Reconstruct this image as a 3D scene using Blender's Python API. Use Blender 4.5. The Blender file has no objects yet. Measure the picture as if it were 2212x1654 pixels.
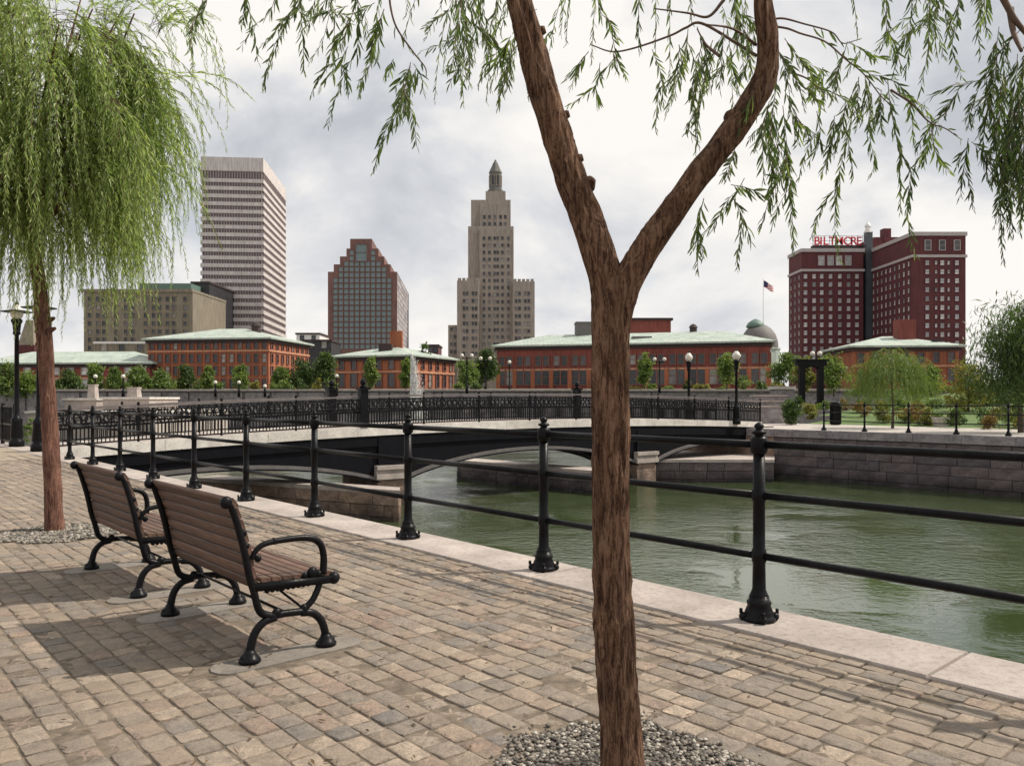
import bpy, bmesh, math, random
import numpy as np
from mathutils import Vector, Matrix, noise

# ------------------------------------------------------------------ camera, sky, sun, exposure
scene = bpy.context.scene
R = math.radians
FD, CX, HY, EYE = 1720.0, 1105.5, 860.0, 1.4        # focal length / centre / horizon of the photograph (2211 px wide), eye height
cam_d = bpy.data.cameras.new('camera'); cam = bpy.data.objects.new('camera', cam_d)
scene.collection.objects.link(cam); scene.camera = cam
cam.location = (0, 0, EYE); cam.rotation_euler = (R(90), 0, 0)
cam_d.sensor_width = 36.0; cam_d.lens = 36.0 * FD / 2211.0
cam_d.shift_y = 33.0 / 2211.0
cam_d.clip_start = 0.05; cam_d.clip_end = 6000

SUN = Vector((0.645, 0.11, 0.756)).normalized()
sun_el = math.asin(SUN.z); sun_az = math.atan2(SUN.x, SUN.y)
world = bpy.data.worlds.new('World'); scene.world = world; world.use_nodes = True
wt = world.node_tree; wn = wt.nodes; wl = wt.links; wn.clear()
def wnode(t, **k):
    n = wn.new(t)
    for a, b in k.items(): setattr(n, a, b)
    return n
sky = wnode('ShaderNodeTexSky', sky_type='NISHITA'); sky.sun_disc = False
sky.sun_elevation = sun_el; sky.sun_rotation = sun_az; sky.air_density = 1.0; sky.dust_density = 0.3
bg_sky = wnode('ShaderNodeBackground'); bg_sky.inputs[1].default_value = 0.10
bg_cl = wnode('ShaderNodeBackground'); bg_cl.inputs[1].default_value = 0.90
mixs = wnode('ShaderNodeMixShader'); wout = wnode('ShaderNodeOutputWorld')
tc = wnode('ShaderNodeTexCoord')
def wnoise(scale, off, detail=6, rough=0.55, dist=0.3):
    mp = wnode('ShaderNodeMapping'); mp.inputs['Location'].default_value = off; mp.inputs['Scale'].default_value = (1, 1, 1.7)
    wl.new(tc.outputs['Generated'], mp.inputs[0])
    n = wnode('ShaderNodeTexNoise'); n.inputs['Scale'].default_value = scale
    n.inputs['Detail'].default_value = detail; n.inputs['Roughness'].default_value = rough
    n.inputs['Distortion'].default_value = dist
    wl.new(mp.outputs[0], n.inputs['Vector']); return n
n1 = wnoise(2.7, (12.4, 5.5, 0), 8, 0.55); n2 = wnoise(3.4, (15.7, 8.15, 0), 7, 0.55)
r1 = wnode('ShaderNodeValToRGB'); wl.new(n1.outputs['Fac'], r1.inputs[0])     # tone of the clouds
r1.color_ramp.elements[0].position = 0.33; r1.color_ramp.elements[0].color = (0.61, 0.63, 0.675, 1)
r1.color_ramp.elements[1].position = 0.56; r1.color_ramp.elements[1].color = (1.10, 1.065, 1.02, 1)
e = r1.color_ramp.elements.new(0.42); e.color = (0.77, 0.785, 0.82, 1)
e = r1.color_ramp.elements.new(0.49); e.color = (0.97, 0.955, 0.945, 1)
r2 = wnode('ShaderNodeValToRGB'); wl.new(n2.outputs['Fac'], r2.inputs[0])     # where the cloud cover opens to blue
r2.color_ramp.elements[0].position = 0.25; r2.color_ramp.elements[0].color = (0.45, 0.45, 0.45, 1)
r2.color_ramp.elements[1].position = 0.40; r2.color_ramp.elements[1].color = (1, 1, 1, 1)
wl.new(r1.outputs[0], bg_cl.inputs[0]); wl.new(sky.outputs[0], bg_sky.inputs[0])
wl.new(r2.outputs[0], mixs.inputs[0]); wl.new(bg_sky.outputs[0], mixs.inputs[1]); wl.new(bg_cl.outputs[0], mixs.inputs[2])
wl.new(mixs.outputs[0], wout.inputs[0])

sl = bpy.data.lights.new('sun', 'SUN'); sl.energy = 5.0; sl.angle = R(1.0); sl.color = (1.0, 0.93, 0.82)
so = bpy.data.objects.new('sun', sl); scene.collection.objects.link(so)
so.rotation_euler = SUN.to_track_quat('Z', 'Y').to_euler(); so.location = (60, 10, 70)
vs = scene.view_settings
vs.view_transform = 'Standard'; vs.look = 'None'; vs.exposure = 0.0; vs.gamma = 1.0; vs.use_curve_mapping = False
scene.cycles.max_bounces = 8; scene.cycles.transparent_max_bounces = 8
scene.cycles.use_adaptive_sampling = True; scene.cycles.adaptive_threshold = 0.02

# ------------------------------------------------------------------ helpers
col = scene.collection
rng = random.Random(7); nrng = np.random.default_rng(11)
def WX(x, Y): return (x - CX) * Y / FD                 # photo column -> world X at depth Y
def WZ(y, Y): return EYE + (HY - y) * Y / FD           # photo row -> world Z at depth Y
def P(x, y, Y): return Vector((WX(x, Y), Y, WZ(y, Y)))
def G(x, y, z=0.0):
    Y = (EYE - z) * FD / (y - HY); return Vector((WX(x, Y), Y, z))
NV = Vector((0.749, 0.662, 0)).normalized(); UV = Vector((-NV.y, NV.x, 0))      # across / along the river
def NS(n, s, z=0.0): v = NV * n + UV * s; return Vector((v.x, v.y, z))

def tag(o, label=None, cat=None, group=None, kind=None):
    if label: o['label'] = label
    if cat: o['category'] = cat
    if group: o['group'] = group
    if kind: o['kind'] = kind
    return o
def empty(name, loc=(0, 0, 0), rz=0.0):
    o = bpy.data.objects.new(name, None); o.location = loc; o.rotation_euler = (0, 0, rz)
    o.empty_display_size = 0.1; col.objects.link(o); return o
def link(name, me, parent=None, loc=None):
    o = bpy.data.objects.new(name, me); col.objects.link(o)
    if parent: o.parent = parent
    if loc is not None: o.location = loc
    return o
def copy_tree(o, parent=None):
    c = o.copy(); col.objects.link(c); c.parent = parent
    for ch in o.children: copy_tree(ch, c)
    return c

class MB:
    def __init__(s): s.v = []; s.f = []; s.m = []; s.mi = 0
    def add(s, vs_, fs):
        b = len(s.v); s.v += [tuple(v) for v in vs_]
        s.f += [tuple(i + b for i in f) for f in fs]; s.m += [s.mi] * len(fs)
    def box(s, c, size, ax=None, ay=None):
        c = Vector(c); hx, hy, hz = size[0] / 2, size[1] / 2, size[2] / 2
        ax = Vector((1, 0, 0)) if ax is None else Vector(ax).normalized()
        az = Vector((0, 0, 1))
        if ay is None: ay = az.cross(ax)
        ay = Vector(ay).normalized(); az = ax.cross(ay)
        vs_ = [c + ax * (hx * i) + ay * (hy * j) + az * (hz * k) for k in (-1, 1) for j in (-1, 1) for i in (-1, 1)]
        s.add(vs_, [(0, 2, 3, 1), (4, 5, 7, 6), (0, 1, 5, 4), (2, 6, 7, 3), (0, 4, 6, 2), (1, 3, 7, 5)])
    def prism(s, poly, z0, z1):
        n = len(poly); s.add([(p[0], p[1], z0) for p in poly] + [(p[0], p[1], z1) for p in poly],
            [tuple(range(n - 1, -1, -1)), tuple(range(n, 2 * n))] + [(i, (i + 1) % n, n + (i + 1) % n, n + i) for i in range(n)])
    def ring(s, pts_list, closed_ends=True):
        n = len(pts_list[0]); b = len(s.v); s.v += [tuple(p) for r_ in pts_list for p in r_]
        fs = []
        for k in range(len(pts_list) - 1):
            for i in range(n):
                fs.append((b + k * n + i, b + k * n + (i + 1) % n, b + (k + 1) * n + (i + 1) % n, b + (k + 1) * n + i))
        if closed_ends:
            fs.append(tuple(b + i for i in range(n - 1, -1, -1))); fs.append(tuple(b + (len(pts_list) - 1) * n + i for i in range(n)))
        s.f += fs; s.m += [s.mi] * len(fs)
    def lathe(s, prof, c=(0, 0, 0), seg=14):
        c = Vector(c)
        s.ring([[c + Vector((r_ * math.cos(2 * math.pi * i / seg), r_ * math.sin(2 * math.pi * i / seg), z)) for i in range(seg)] for r_, z in prof])
    def tube(s, pts, rad, seg=8, flat=None, up=None, closed=False):
        pts = [Vector(p) for p in pts]; n = len(pts)
        if not hasattr(rad, '__len__'): rad = [rad] * n
        rings = []; prev = None
        for i, p in enumerate(pts):
            d = (pts[min(i + 1, n - 1)] - pts[max(i - 1, 0)])
            if d.length < 1e-9: d = Vector((0, 0, 1))
            d.normalize()
            if up is not None: a = Vector(up)
            elif prev is not None: a = prev
            else: a = Vector((1, 0, 0)) if abs(d.x) < 0.8 else Vector((0, 1, 0))
            a = (a - d * a.dot(d)).normalized(); prev = a; b = d.cross(a)
            fx = flat if flat else 1.0
            rings.append([p + a * (rad[i] * fx * math.cos(2 * math.pi * k / seg)) + b * (rad[i] * math.sin(2 * math.pi * k / seg)) for k in range(seg)])
        s.ring(rings)
    def sphere(s, c, r_, seg=10, st=6, sc=(1, 1, 1)):
        c = Vector(c); rings = []
        for j in range(st + 1):
            t = math.pi * (0.04 + 0.92 * j / st)
            rings.append([c + Vector((sc[0] * r_ * math.sin(t) * math.cos(2 * math.pi * i / seg), sc[1] * r_ * math.sin(t) * math.sin(2 * math.pi * i / seg), -sc[2] * r_ * math.cos(t))) for i in range(seg)])
        s.ring(rings)
    def mesh(s, name, mats, smooth=False):
        me = bpy.data.meshes.new(name); me.from_pydata(s.v, [], s.f)
        for m in (mats if isinstance(mats, (list, tuple)) else [mats]): me.materials.append(m)
        me.polygons.foreach_set('material_index', s.m)
        if smooth: me.polygons.foreach_set('use_smooth', [True] * len(s.f))
        me.validate(); me.update(); return me
    def build(s, name, mats, parent=None, loc=None, smooth=False):
        return link(name, s.mesh(name, mats, smooth), parent, loc)

def np_mesh(name, verts, faces, mat, attr=None, smooth=False):
    me = bpy.data.meshes.new(name); k = faces.shape[1]
    me.vertices.add(len(verts)); me.vertices.foreach_set('co', verts.astype(np.float32).ravel())
    me.loops.add(faces.size); me.loops.foreach_set('vertex_index', faces.astype(np.int32).ravel())
    me.polygons.add(len(faces)); me.polygons.foreach_set('loop_start', np.arange(0, faces.size, k, dtype=np.int32))
    if smooth: me.polygons.foreach_set('use_smooth', np.ones(len(faces), bool))
    me.materials.append(mat)
    if attr is not None:
        a = me.attributes.new('rnd', 'FLOAT', 'FACE'); a.data.foreach_set('value', attr.astype(np.float32))
    me.update(calc_edges=True); return me

# ------------------------------------------------------------------ materials
class NT:
    def __init__(s, name):
        s.mat = bpy.data.materials.new(name); s.mat.use_nodes = True
        s.t = s.mat.node_tree; s.n = s.t.nodes; s.b = s.n['Principled BSDF']; s.out = s.n['Material Output']
        s.tc = s.n.new('ShaderNodeTexCoord')
    def l(s, a, b): s.t.links.new(a, b)
    def node(s, t, **k):
        n = s.n.new(t)
        for a, b in k.items(): setattr(n, a, b)
        return n
    def noise(s, scale, detail=4, rough=0.55, stretch=None, coord='Object', dist=0.0):
        n = s.node('ShaderNodeTexNoise'); n.inputs['Scale'].default_value = scale
        n.inputs['Detail'].default_value = detail; n.inputs['Roughness'].default_value = rough; n.inputs['Distortion'].default_value = dist
        src = s.tc.outputs[coord]
        if coord == 'World':
            pass
        if stretch:
            mp = s.node('ShaderNodeMapping'); mp.inputs['Scale'].default_value = stretch; s.l(src, mp.inputs[0]); src = mp.outputs[0]
        s.l(src, n.inputs['Vector']); return n
    def ramp(s, fac, stops):
        r_ = s.node('ShaderNodeValToRGB'); e = r_.color_ramp.elements
        while len(e) < len(stops): e.new(0.5)
        for i, (p, c) in enumerate(stops): e[i].position = p; e[i].color = (*c, 1)
        s.l(fac, r_.inputs[0]); return r_
    def mix(s, a, b, fac, mode='MIX'):
        m = s.node('ShaderNodeMix', data_type='RGBA', blend_type=mode)
        if hasattr(fac, 'links'): s.l(fac, m.inputs[0])
        else: m.inputs[0].default_value = fac
        for sock, v in ((m.inputs[6], a), (m.inputs[7], b)):
            if hasattr(v, 'links'): s.l(v, sock)
            else: sock.default_value = (*v, 1)
        return m.outputs[2]
    def bump(s, h, strength=0.4, dist=0.01):
        b = s.node('ShaderNodeBump'); b.inputs['Strength'].default_value = strength; b.inputs['Distance'].default_value = dist
        s.l(h, b.inputs['Height']); s.l(b.outputs[0], s.b.inputs['Normal']); return b
    def math(s, op, a, b=None):
        m = s.node('ShaderNodeMath', operation=op)
        for i, v in enumerate((a, b)):
            if v is None: continue
            if hasattr(v, 'links'): s.l(v, m.inputs[i])
            else: m.inputs[i].default_value = v
        return m.outputs[0]

def weathered(name, c0, c1, fine=9.0):
    t = NT(name); n = t.noise(0.35, 6, 0.65, (1, 1, 0.5)); n2_ = t.noise(fine, 3, 0.7, (1, 1, 2.2)); n3 = t.noise(1.6, 4, 0.6, (1.6, 1.6, 0.12))
    c = t.ramp(n.outputs['Fac'], [(0.3, c1), (0.7, c0)]).outputs[0]
    c = t.mix(c, t.ramp(n2_.outputs['Fac'], [(0.3, (0.72, 0.72, 0.72)), (0.7, (1.22, 1.2, 1.18))]).outputs[0], 1.0, 'MULTIPLY')
    c = t.mix(c, t.ramp(n3.outputs['Fac'], [(0.34, (0.68, 0.68, 0.69)), (0.55, (1.04, 1.04, 1.03))]).outputs[0], 1.0, 'MULTIPLY')
    t.l(c, t.b.inputs['Base Color']); t.b.inputs['Roughness'].default_value = 0.9; return t.mat
def simple(name, c0, c1=None, scale=6.0, rough=0.7, bump=0.0, bscale=None, metal=0.0, spec=0.5, stretch=None, coord='Object', detail=5):
    t = NT(name); c1 = c1 or tuple(x * 0.75 for x in c0)
    n = t.noise(scale, detail, 0.6, stretch, coord); r_ = t.ramp(n.outputs['Fac'], [(0.3, c1), (0.7, c0)])
    t.l(r_.outputs[0], t.b.inputs['Base Color']); t.b.inputs['Roughness'].default_value = rough
    t.b.inputs['Metallic'].default_value = metal; t.b.inputs['Specular IOR Level'].default_value = spec
    if bump:
        n2_ = t.noise(bscale or scale * 4, 5, 0.6, stretch, coord); t.bump(n2_.outputs['Fac'], bump, 0.01)
    return t.mat

M = {}
def cobble_mat():
    t = NT('cobble'); at = t.node('ShaderNodeAttribute', attribute_name='rnd'); oi = t.node('ShaderNodeObjectInfo')
    v = t.math('FRACT', t.math('ADD', at.outputs['Fac'], oi.outputs['Random']))
    base = t.ramp(v, [(0.0, (0.21, 0.185, 0.165)), (0.15, (0.295, 0.235, 0.185)), (0.32, (0.23, 0.19, 0.155)), (0.48, (0.175, 0.165, 0.16)),
                      (0.62, (0.34, 0.265, 0.205)), (0.76, (0.255, 0.185, 0.15)), (0.88, (0.45, 0.365, 0.29)), (1.0, (0.22, 0.19, 0.17))])
    geo = t.node('ShaderNodeNewGeometry')
    def gn(sc, d=4):
        n = t.node('ShaderNodeTexNoise'); n.inputs['Scale'].default_value = sc; n.inputs['Detail'].default_value = d
        n.inputs['Roughness'].default_value = 0.65; t.l(geo.outputs['Position'], n.inputs['Vector']); return n
    m1 = gn(17, 6); m2 = gn(80, 4); m3 = gn(0.9, 3)
    c = t.mix(base.outputs[0], t.ramp(m1.outputs['Fac'], [(0.3, (0.5, 0.5, 0.5)), (0.7, (1.08, 1.04, 0.98))]).outputs[0], 1.0, 'MULTIPLY')
    c = t.mix(c, t.ramp(m2.outputs['Fac'], [(0.3, (0.6, 0.6, 0.6)), (0.7, (1.3, 1.3, 1.3))]).outputs[0], 1.0, 'MULTIPLY')
    c = t.mix(c, (0.255, 0.205, 0.155), t.ramp(t.math('ADD', t.math('MULTIPLY', m3.outputs['Fac'], 0.6), t.math('MULTIPLY', gn(6, 4).outputs['Fac'], 0.4)), [(0.40, (0, 0, 0)), (0.62, (0.8, 0.8, 0.8))]).outputs[0])
    t.l(c, t.b.inputs['Base Color']); t.b.inputs['Roughness'].default_value = 0.85
    h = t.math('ADD', m1.outputs['Fac'], t.math('MULTIPLY', m2.outputs['Fac'], 0.4)); t.bump(h, 1.0, 0.012)
    return t.mat
M['cobble'] = cobble_mat()
M['sand'] = simple('joint_sand', (0.2, 0.158, 0.115), (0.085, 0.066, 0.048), 14, 0.95, 0.5, 120)
def bed_mat():
    t = NT('far_cobble'); mp = t.node('ShaderNodeMapping'); mp.inputs['Rotation'].default_value = (0, 0, -math.atan2(UV.y, UV.x))
    t.l(t.tc.outputs['Object'], mp.inputs[0])
    b = t.node('ShaderNodeTexBrick'); b.inputs['Scale'].default_value = 1.0; b.inputs['Brick Width'].default_value = 0.2; b.inputs['Row Height'].default_value = 0.145
    b.inputs['Mortar Size'].default_value = 0.006; b.inputs['Color1'].default_value = (0.33, 0.265, 0.195, 1); b.inputs['Color2'].default_value = (0.24, 0.205, 0.165, 1)
    b.inputs['Mortar'].default_value = (0.25, 0.19, 0.13, 1); t.l(mp.outputs[0], b.inputs['Vector'])
    n = t.noise(2.0, 4); c = t.mix(b.outputs[0], t.ramp(n.outputs['Fac'], [(0.3, (0.75, 0.75, 0.75)), (0.7, (1.15, 1.12, 1.08))]).outputs[0], 1.0, 'MULTIPLY')
    t.l(c, t.b.inputs['Base Color']); t.b.inputs['Roughness'].default_value = 0.9; return t.mat
M['bed'] = bed_mat()
def granite(name, c0, c1, sp=0.5):
    t = NT(name); n = t.noise(190, 2, 0.7); n2_ = t.noise(2.5, 5, 0.6); n3 = t.noise(600, 2, 0.5)
    c = t.ramp(n.outputs['Fac'], [(0.35, c1), (0.6, c0)]).outputs[0]
    n4 = t.noise(22, 5, 0.7); n5 = t.node('ShaderNodeObjectInfo')
    c = t.mix(c, t.ramp(n2_.outputs['Fac'], [(0.3, (0.72, 0.71, 0.70)), (0.7, (1.1, 1.09, 1.08))]).outputs[0], 1.0, 'MULTIPLY')
    c = t.mix(c, t.ramp(n4.outputs['Fac'], [(0.36, (0.74, 0.72, 0.70)), (0.5, (1.0, 1.0, 1.0))]).outputs[0], 1.0, 'MULTIPLY')
    c = t.mix(c, t.ramp(n5.outputs['Random'], [(0, (0.9, 0.89, 0.88)), (1, (1.06, 1.06, 1.06))]).outputs[0], 1.0, 'MULTIPLY')
    t.l(c, t.b.inputs['Base Color']); t.b.inputs['Roughness'].default_value = 0.8; t.bump(n3.outputs['Fac'], 0.25, 0.003); return t.mat
M['granite'] = granite('pink_granite', (0.46, 0.405, 0.37), (0.33, 0.285, 0.26))
M['granite_pale'] = granite('pale_granite', (0.62, 0.58, 0.54), (0.5, 0.465, 0.43))
M['kerb'] = granite('pale_kerb', (0.78, 0.74, 0.69), (0.66, 0.62, 0.58))
M['concrete'] = granite('footing_concrete', (0.255, 0.23, 0.2), (0.19, 0.172, 0.15))
def iron_mat():
    t = NT('black_iron'); n = t.noise(60, 4, 0.6); n2_ = t.noise(9, 3)
    c = t.ramp(n2_.outputs['Fac'], [(0.35, (0.004, 0.004, 0.005)), (0.7, (0.010, 0.0095, 0.011))])
    t.l(c.outputs[0], t.b.inputs['Base Color'])
    r_ = t.ramp(n.outputs['Fac'], [(0.3, (0.28, 0.28, 0.28)), (0.7, (0.5, 0.5, 0.5))]); t.l(r_.outputs[0], t.b.inputs['Roughness'])
    t.bump(n.outputs['Fac'], 0.12, 0.004); t.b.inputs['Specular IOR Level'].default_value = 0.14; return t.mat
M['iron'] = iron_mat()
M['steel'] = simple('black_bridge_steel', (0.006, 0.006, 0.009), (0.003, 0.003, 0.005), 3, 0.6, 0.1, 30, spec=0.12)
M['rib'] = simple('sunlit_bridge_steel', (0.16, 0.145, 0.14), (0.1, 0.09, 0.088), 6, 0.45, 0.1, 30)  # arch ribs: sun catching the edge is painted in as lighter steel
M['handrail'] = simple('lit_handrail', (0.2, 0.17, 0.16), (0.12, 0.1, 0.1), 8, 0.4)  # light caught along the top rail, put into its paler colour
def wood_mat():
    t = NT('bench_wood'); oi = t.node('ShaderNodeObjectInfo')
    n = t.noise(46, 6, 0.7, (0.05, 1, 1)); n2_ = t.noise(4.0, 4)
    c = t.ramp(n.outputs['Fac'], [(0.28, (0.036, 0.019, 0.012)), (0.5, (0.105, 0.056, 0.037)), (0.72, (0.195, 0.117, 0.082))]).outputs[0]
    c = t.mix(c, t.ramp(oi.outputs['Random'], [(0, (0.68, 0.66, 0.65)), (1, (1.2, 1.17, 1.17))]).outputs[0], 1.0, 'MULTIPLY')
    c = t.mix(c, t.ramp(n2_.outputs['Fac'], [(0.3, (0.8, 0.8, 0.8)), (0.7, (1.1, 1.1, 1.1))]).outputs[0], 1.0, 'MULTIPLY')
    t.l(c, t.b.inputs['Base Color']); t.b.inputs['Roughness'].default_value = 0.6; t.bump(n.outputs['Fac'], 0.3, 0.004); return t.mat
M['wood'] = wood_mat()
def bark_mat(name, dark, mid, light):
    t = NT(name); n = t.noise(55, 6, 0.7, (1, 1, 0.14), dist=1.0); n2_ = t.noise(9, 3, 0.6, (1, 1, 0.5)); n3 = t.noise(210, 4, 0.7, (1, 1, 0.35))
    v = t.math('ADD', t.math('MULTIPLY', n.outputs['Fac'], 0.72), t.math('MULTIPLY', n3.outputs['Fac'], 0.28))
    c = t.ramp(v, [(0.42, dark), (0.49, mid), (0.56, light)]).outputs[0]
    c = t.mix(c, t.ramp(n2_.outputs['Fac'], [(0.3, (0.62, 0.6, 0.6)), (0.7, (1.15, 1.1, 1.05))]).outputs[0], 1.0, 'MULTIPLY')
    t.l(c, t.b.inputs['Base Color']); t.b.inputs['Roughness'].default_value = 0.9; t.b.inputs['Specular IOR Level'].default_value = 0.2
    t.bump(v, 1.0, 0.02); return t.mat
M['bark'] = bark_mat('willow_bark', (0.05, 0.026, 0.017), (0.145, 0.08, 0.05), (0.25, 0.155, 0.102))
M['bark_red'] = bark_mat('reddish_bark', (0.075, 0.034, 0.025), (0.165, 0.082, 0.06), (0.24, 0.135, 0.1))
M['twig'] = simple('twig_bark', (0.15, 0.09, 0.06), (0.08, 0.05, 0.035), 20, 0.8)
M['stem'] = simple('far_trunk_bark', (0.1, 0.075, 0.055), (0.05, 0.038, 0.03), 6, 0.9)
def leaf_mat(name, lo, mid, hi, trans=0.35):
    t = NT(name); at = t.node('ShaderNodeAttribute', attribute_name='rnd'); oi = t.node('ShaderNodeObjectInfo')
    v = t.math('FRACT', t.math('ADD', at.outputs['Fac'], oi.outputs['Random']))
    c = t.ramp(v, [(0.0, lo), (0.5, mid), (0.85, hi), (1.0, lo)]).outputs[0]
    t.l(c, t.b.inputs['Base Color']); t.b.inputs['Roughness'].default_value = 0.5; t.b.inputs['Specular IOR Level'].default_value = 0.35
    tr = t.node('ShaderNodeBsdfTranslucent'); hs = t.mix(c, (1.5, 1.6, 0.7), 1.0, 'MULTIPLY'); t.l(hs, tr.inputs[0])
    mx = t.node('ShaderNodeMixShader'); mx.inputs[0].default_value = trans
    t.l(t.b.outputs[0], mx.inputs[1]); t.l(tr.outputs[0], mx.inputs[2]); t.l(mx.outputs[0], t.out.inputs[0]); return t.mat
M['leaf'] = leaf_mat('willow_leaf', (0.055, 0.09, 0.032), (0.11, 0.165, 0.055), (0.22, 0.27, 0.12), 0.4)
M['leaf_pale'] = leaf_mat('pale_willow_leaf', (0.14, 0.2, 0.065), (0.27, 0.365, 0.115), (0.5, 0.57, 0.28), 0.5)
M['leaf_dark'] = leaf_mat('dark_leaf', (0.03, 0.052, 0.017), (0.058, 0.095, 0.028), (0.105, 0.15, 0.045))
M['leaf_mid'] = leaf_mat('mid_leaf', (0.065, 0.105, 0.028), (0.12, 0.175, 0.045), (0.19, 0.24, 0.07))
M['leaf_yellow'] = leaf_mat('yellow_leaf', (0.09, 0.1, 0.028), (0.16, 0.17, 0.04), (0.26, 0.22, 0.06))
M['leaf_rust'] = leaf_mat('rust_leaf', (0.1, 0.05, 0.025), (0.17, 0.1, 0.035), (0.24, 0.17, 0.05))
M['litter'] = leaf_mat('leaf_litter', (0.05, 0.03, 0.018), (0.1, 0.06, 0.03), (0.16, 0.11, 0.05), 0.1)
M['gravel'] = None
def gravel_mat():
    t = NT('gravel'); at = t.node('ShaderNodeAttribute', attribute_name='rnd')
    c = t.ramp(at.outputs['Fac'], [(0, (0.05, 0.045, 0.04)), (0.5, (0.15, 0.13, 0.11)), (0.8, (0.25, 0.215, 0.175)), (1, (0.46, 0.43, 0.38))])
    t.l(c.outputs[0], t.b.inputs['Base Color']); t.b.inputs['Roughness'].default_value = 0.85; return t.mat
M['gravel'] = gravel_mat()
M['soil'] = simple('gravel_bed', (0.12, 0.1, 0.08), (0.05, 0.042, 0.035), 40, 0.95, 0.6, 90)
def stone_wall(name, a, b_, c_):
    t = NT(name); oi = t.node('ShaderNodeObjectInfo'); n = t.noise(2.2, 6, 0.65, coord='Object'); n2_ = t.noise(14, 4, 0.65)
    base = t.ramp(oi.outputs['Random'], [(0, a), (0.5, b_), (1, c_)]).outputs[0]
    c = t.mix(base, t.ramp(n.outputs['Fac'], [(0.25, (0.45, 0.43, 0.45)), (0.7, (1.25, 1.2, 1.2))]).outputs[0], 1.0, 'MULTIPLY')
    c = t.mix(c, t.ramp(n2_.outputs['Fac'], [(0.3, (0.7, 0.7, 0.7)), (0.7, (1.15, 1.15, 1.15))]).outputs[0], 1.0, 'MULTIPLY')
    geo = t.node('ShaderNodeNewGeometry'); sp = t.node('ShaderNodeSeparateXYZ'); t.l(geo.outputs['Position'], sp.inputs[0]); gn = t.node('ShaderNodeTexNoise'); gn.inputs['Scale'].default_value = 1.1; gn.inputs['Detail'].default_value = 5; t.l(geo.outputs['Position'], gn.inputs['Vector'])
    wet = t.math('ADD', sp.outputs[2], t.math('MULTIPLY', gn.outputs['Fac'], 1.1))            # tide stain with a ragged upper edge
    mr = t.node('ShaderNodeMapRange'); mr.inputs[1].default_value = -1.55; mr.inputs[2].default_value = -1.05; mr.inputs[3].default_value = 0.28; mr.inputs[4].default_value = 1.0; t.l(wet, mr.inputs[0])
    cc = t.node('ShaderNodeCombineXYZ')
    for i in range(3): t.l(mr.outputs[0], cc.inputs[i])
    c = t.mix(c, cc.outputs[0], 1.0, 'MULTIPLY')
    t.l(c, t.b.inputs['Base Color']); t.b.inputs['Roughness'].default_value = 0.88; t.bump(n2_.outputs['Fac'], 0.9, 0.06); return t.mat
M['quay'] = stone_wall('quay_stone', (0.125, 0.104, 0.108), (0.165, 0.136, 0.134), (0.11, 0.096, 0.104))
M['quay_brown'] = stone_wall('pier_stone', (0.26, 0.185, 0.135), (0.31, 0.225, 0.17), (0.22, 0.16, 0.125))
M['quay_grey'] = stone_wall('grey_wall_stone', (0.27, 0.255, 0.26), (0.33, 0.31, 0.31), (0.24, 0.225, 0.23))
M['grime'] = simple('wet_joint', (0.06, 0.05, 0.048), (0.02, 0.018, 0.017), 3, 0.8)
M['brick'] = weathered('orange_brick', (0.36, 0.125, 0.06), (0.27, 0.088, 0.045))
M['brick_red'] = weathered('dark_red_brick', (0.24, 0.066, 0.05), (0.17, 0.046, 0.037))
M['brick_hotel'] = weathered('maroon_brick', (0.125, 0.034, 0.037), (0.085, 0.024, 0.028))
M['brick_trim'] = weathered('pale_brick_trim', (0.5, 0.25, 0.15), (0.42, 0.2, 0.12))
def copper_mat():
    t = NT('green_copper_roof'); w = t.node('ShaderNodeTexWave', wave_type='BANDS', bands_direction='X', wave_profile='SAW'); w.inputs['Scale'].default_value = 0.42; w.inputs['Distortion'].default_value = 0.0
    t.l(t.tc.outputs['Object'], w.inputs['Vector']); n = t.noise(0.5, 6, 0.65, (1, 1, 1)); n2_ = t.noise(3.5, 4, 0.6, (1, 0.25, 1))
    c = t.ramp(n.outputs['Fac'], [(0.28, (0.25, 0.31, 0.27)), (0.5, (0.37, 0.425, 0.375)), (0.72, (0.46, 0.50, 0.45))]).outputs[0]
    c = t.mix(c, t.ramp(n2_.outputs['Fac'], [(0.3, (0.78, 0.78, 0.76)), (0.7, (1.1, 1.1, 1.1))]).outputs[0], 1.0, 'MULTIPLY')
    c = t.mix(c, t.ramp(w.outputs['Fac'], [(0.0, (0.72, 0.74, 0.72)), (0.1, (1, 1, 1)), (0.9, (1, 1, 1)), (1.0, (0.8, 0.8, 0.8))]).outputs[0], 1.0, 'MULTIPLY')
    t.l(c, t.b.inputs['Base Color']); t.b.inputs['Roughness'].default_value = 0.65; return t.mat
M['copper'] = copper_mat()
M['copper_dark'] = simple('dark_copper', (0.12, 0.2, 0.165), (0.075, 0.12, 0.1), 2, 0.6)
M['eave'] = simple('dark_eave', (0.05, 0.03, 0.03), (0.03, 0.02, 0.02), 2, 0.8)
M['slate'] = simple('dome_slate', (0.16, 0.145, 0.14), (0.1, 0.095, 0.09), 3, 0.7)
M['glass'] = simple('dark_window_glass', (0.03, 0.035, 0.045), (0.015, 0.018, 0.024), 0.3, 0.15, coord='Object')
def glass_var(name, stops, rough):
    t = NT(name); oi = t.node('ShaderNodeObjectInfo'); n = t.noise(0.9, 3)
    c = t.ramp(oi.outputs['Random'], stops).outputs[0]
    c = t.mix(c, t.ramp(n.outputs['Fac'], [(0.35, (0.7, 0.7, 0.7)), (0.65, (1.2, 1.2, 1.2))]).outputs[0], 1.0, 'MULTIPLY')
    t.l(c, t.b.inputs['Base Color']); t.b.inputs['Roughness'].default_value = rough; return t.mat
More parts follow.
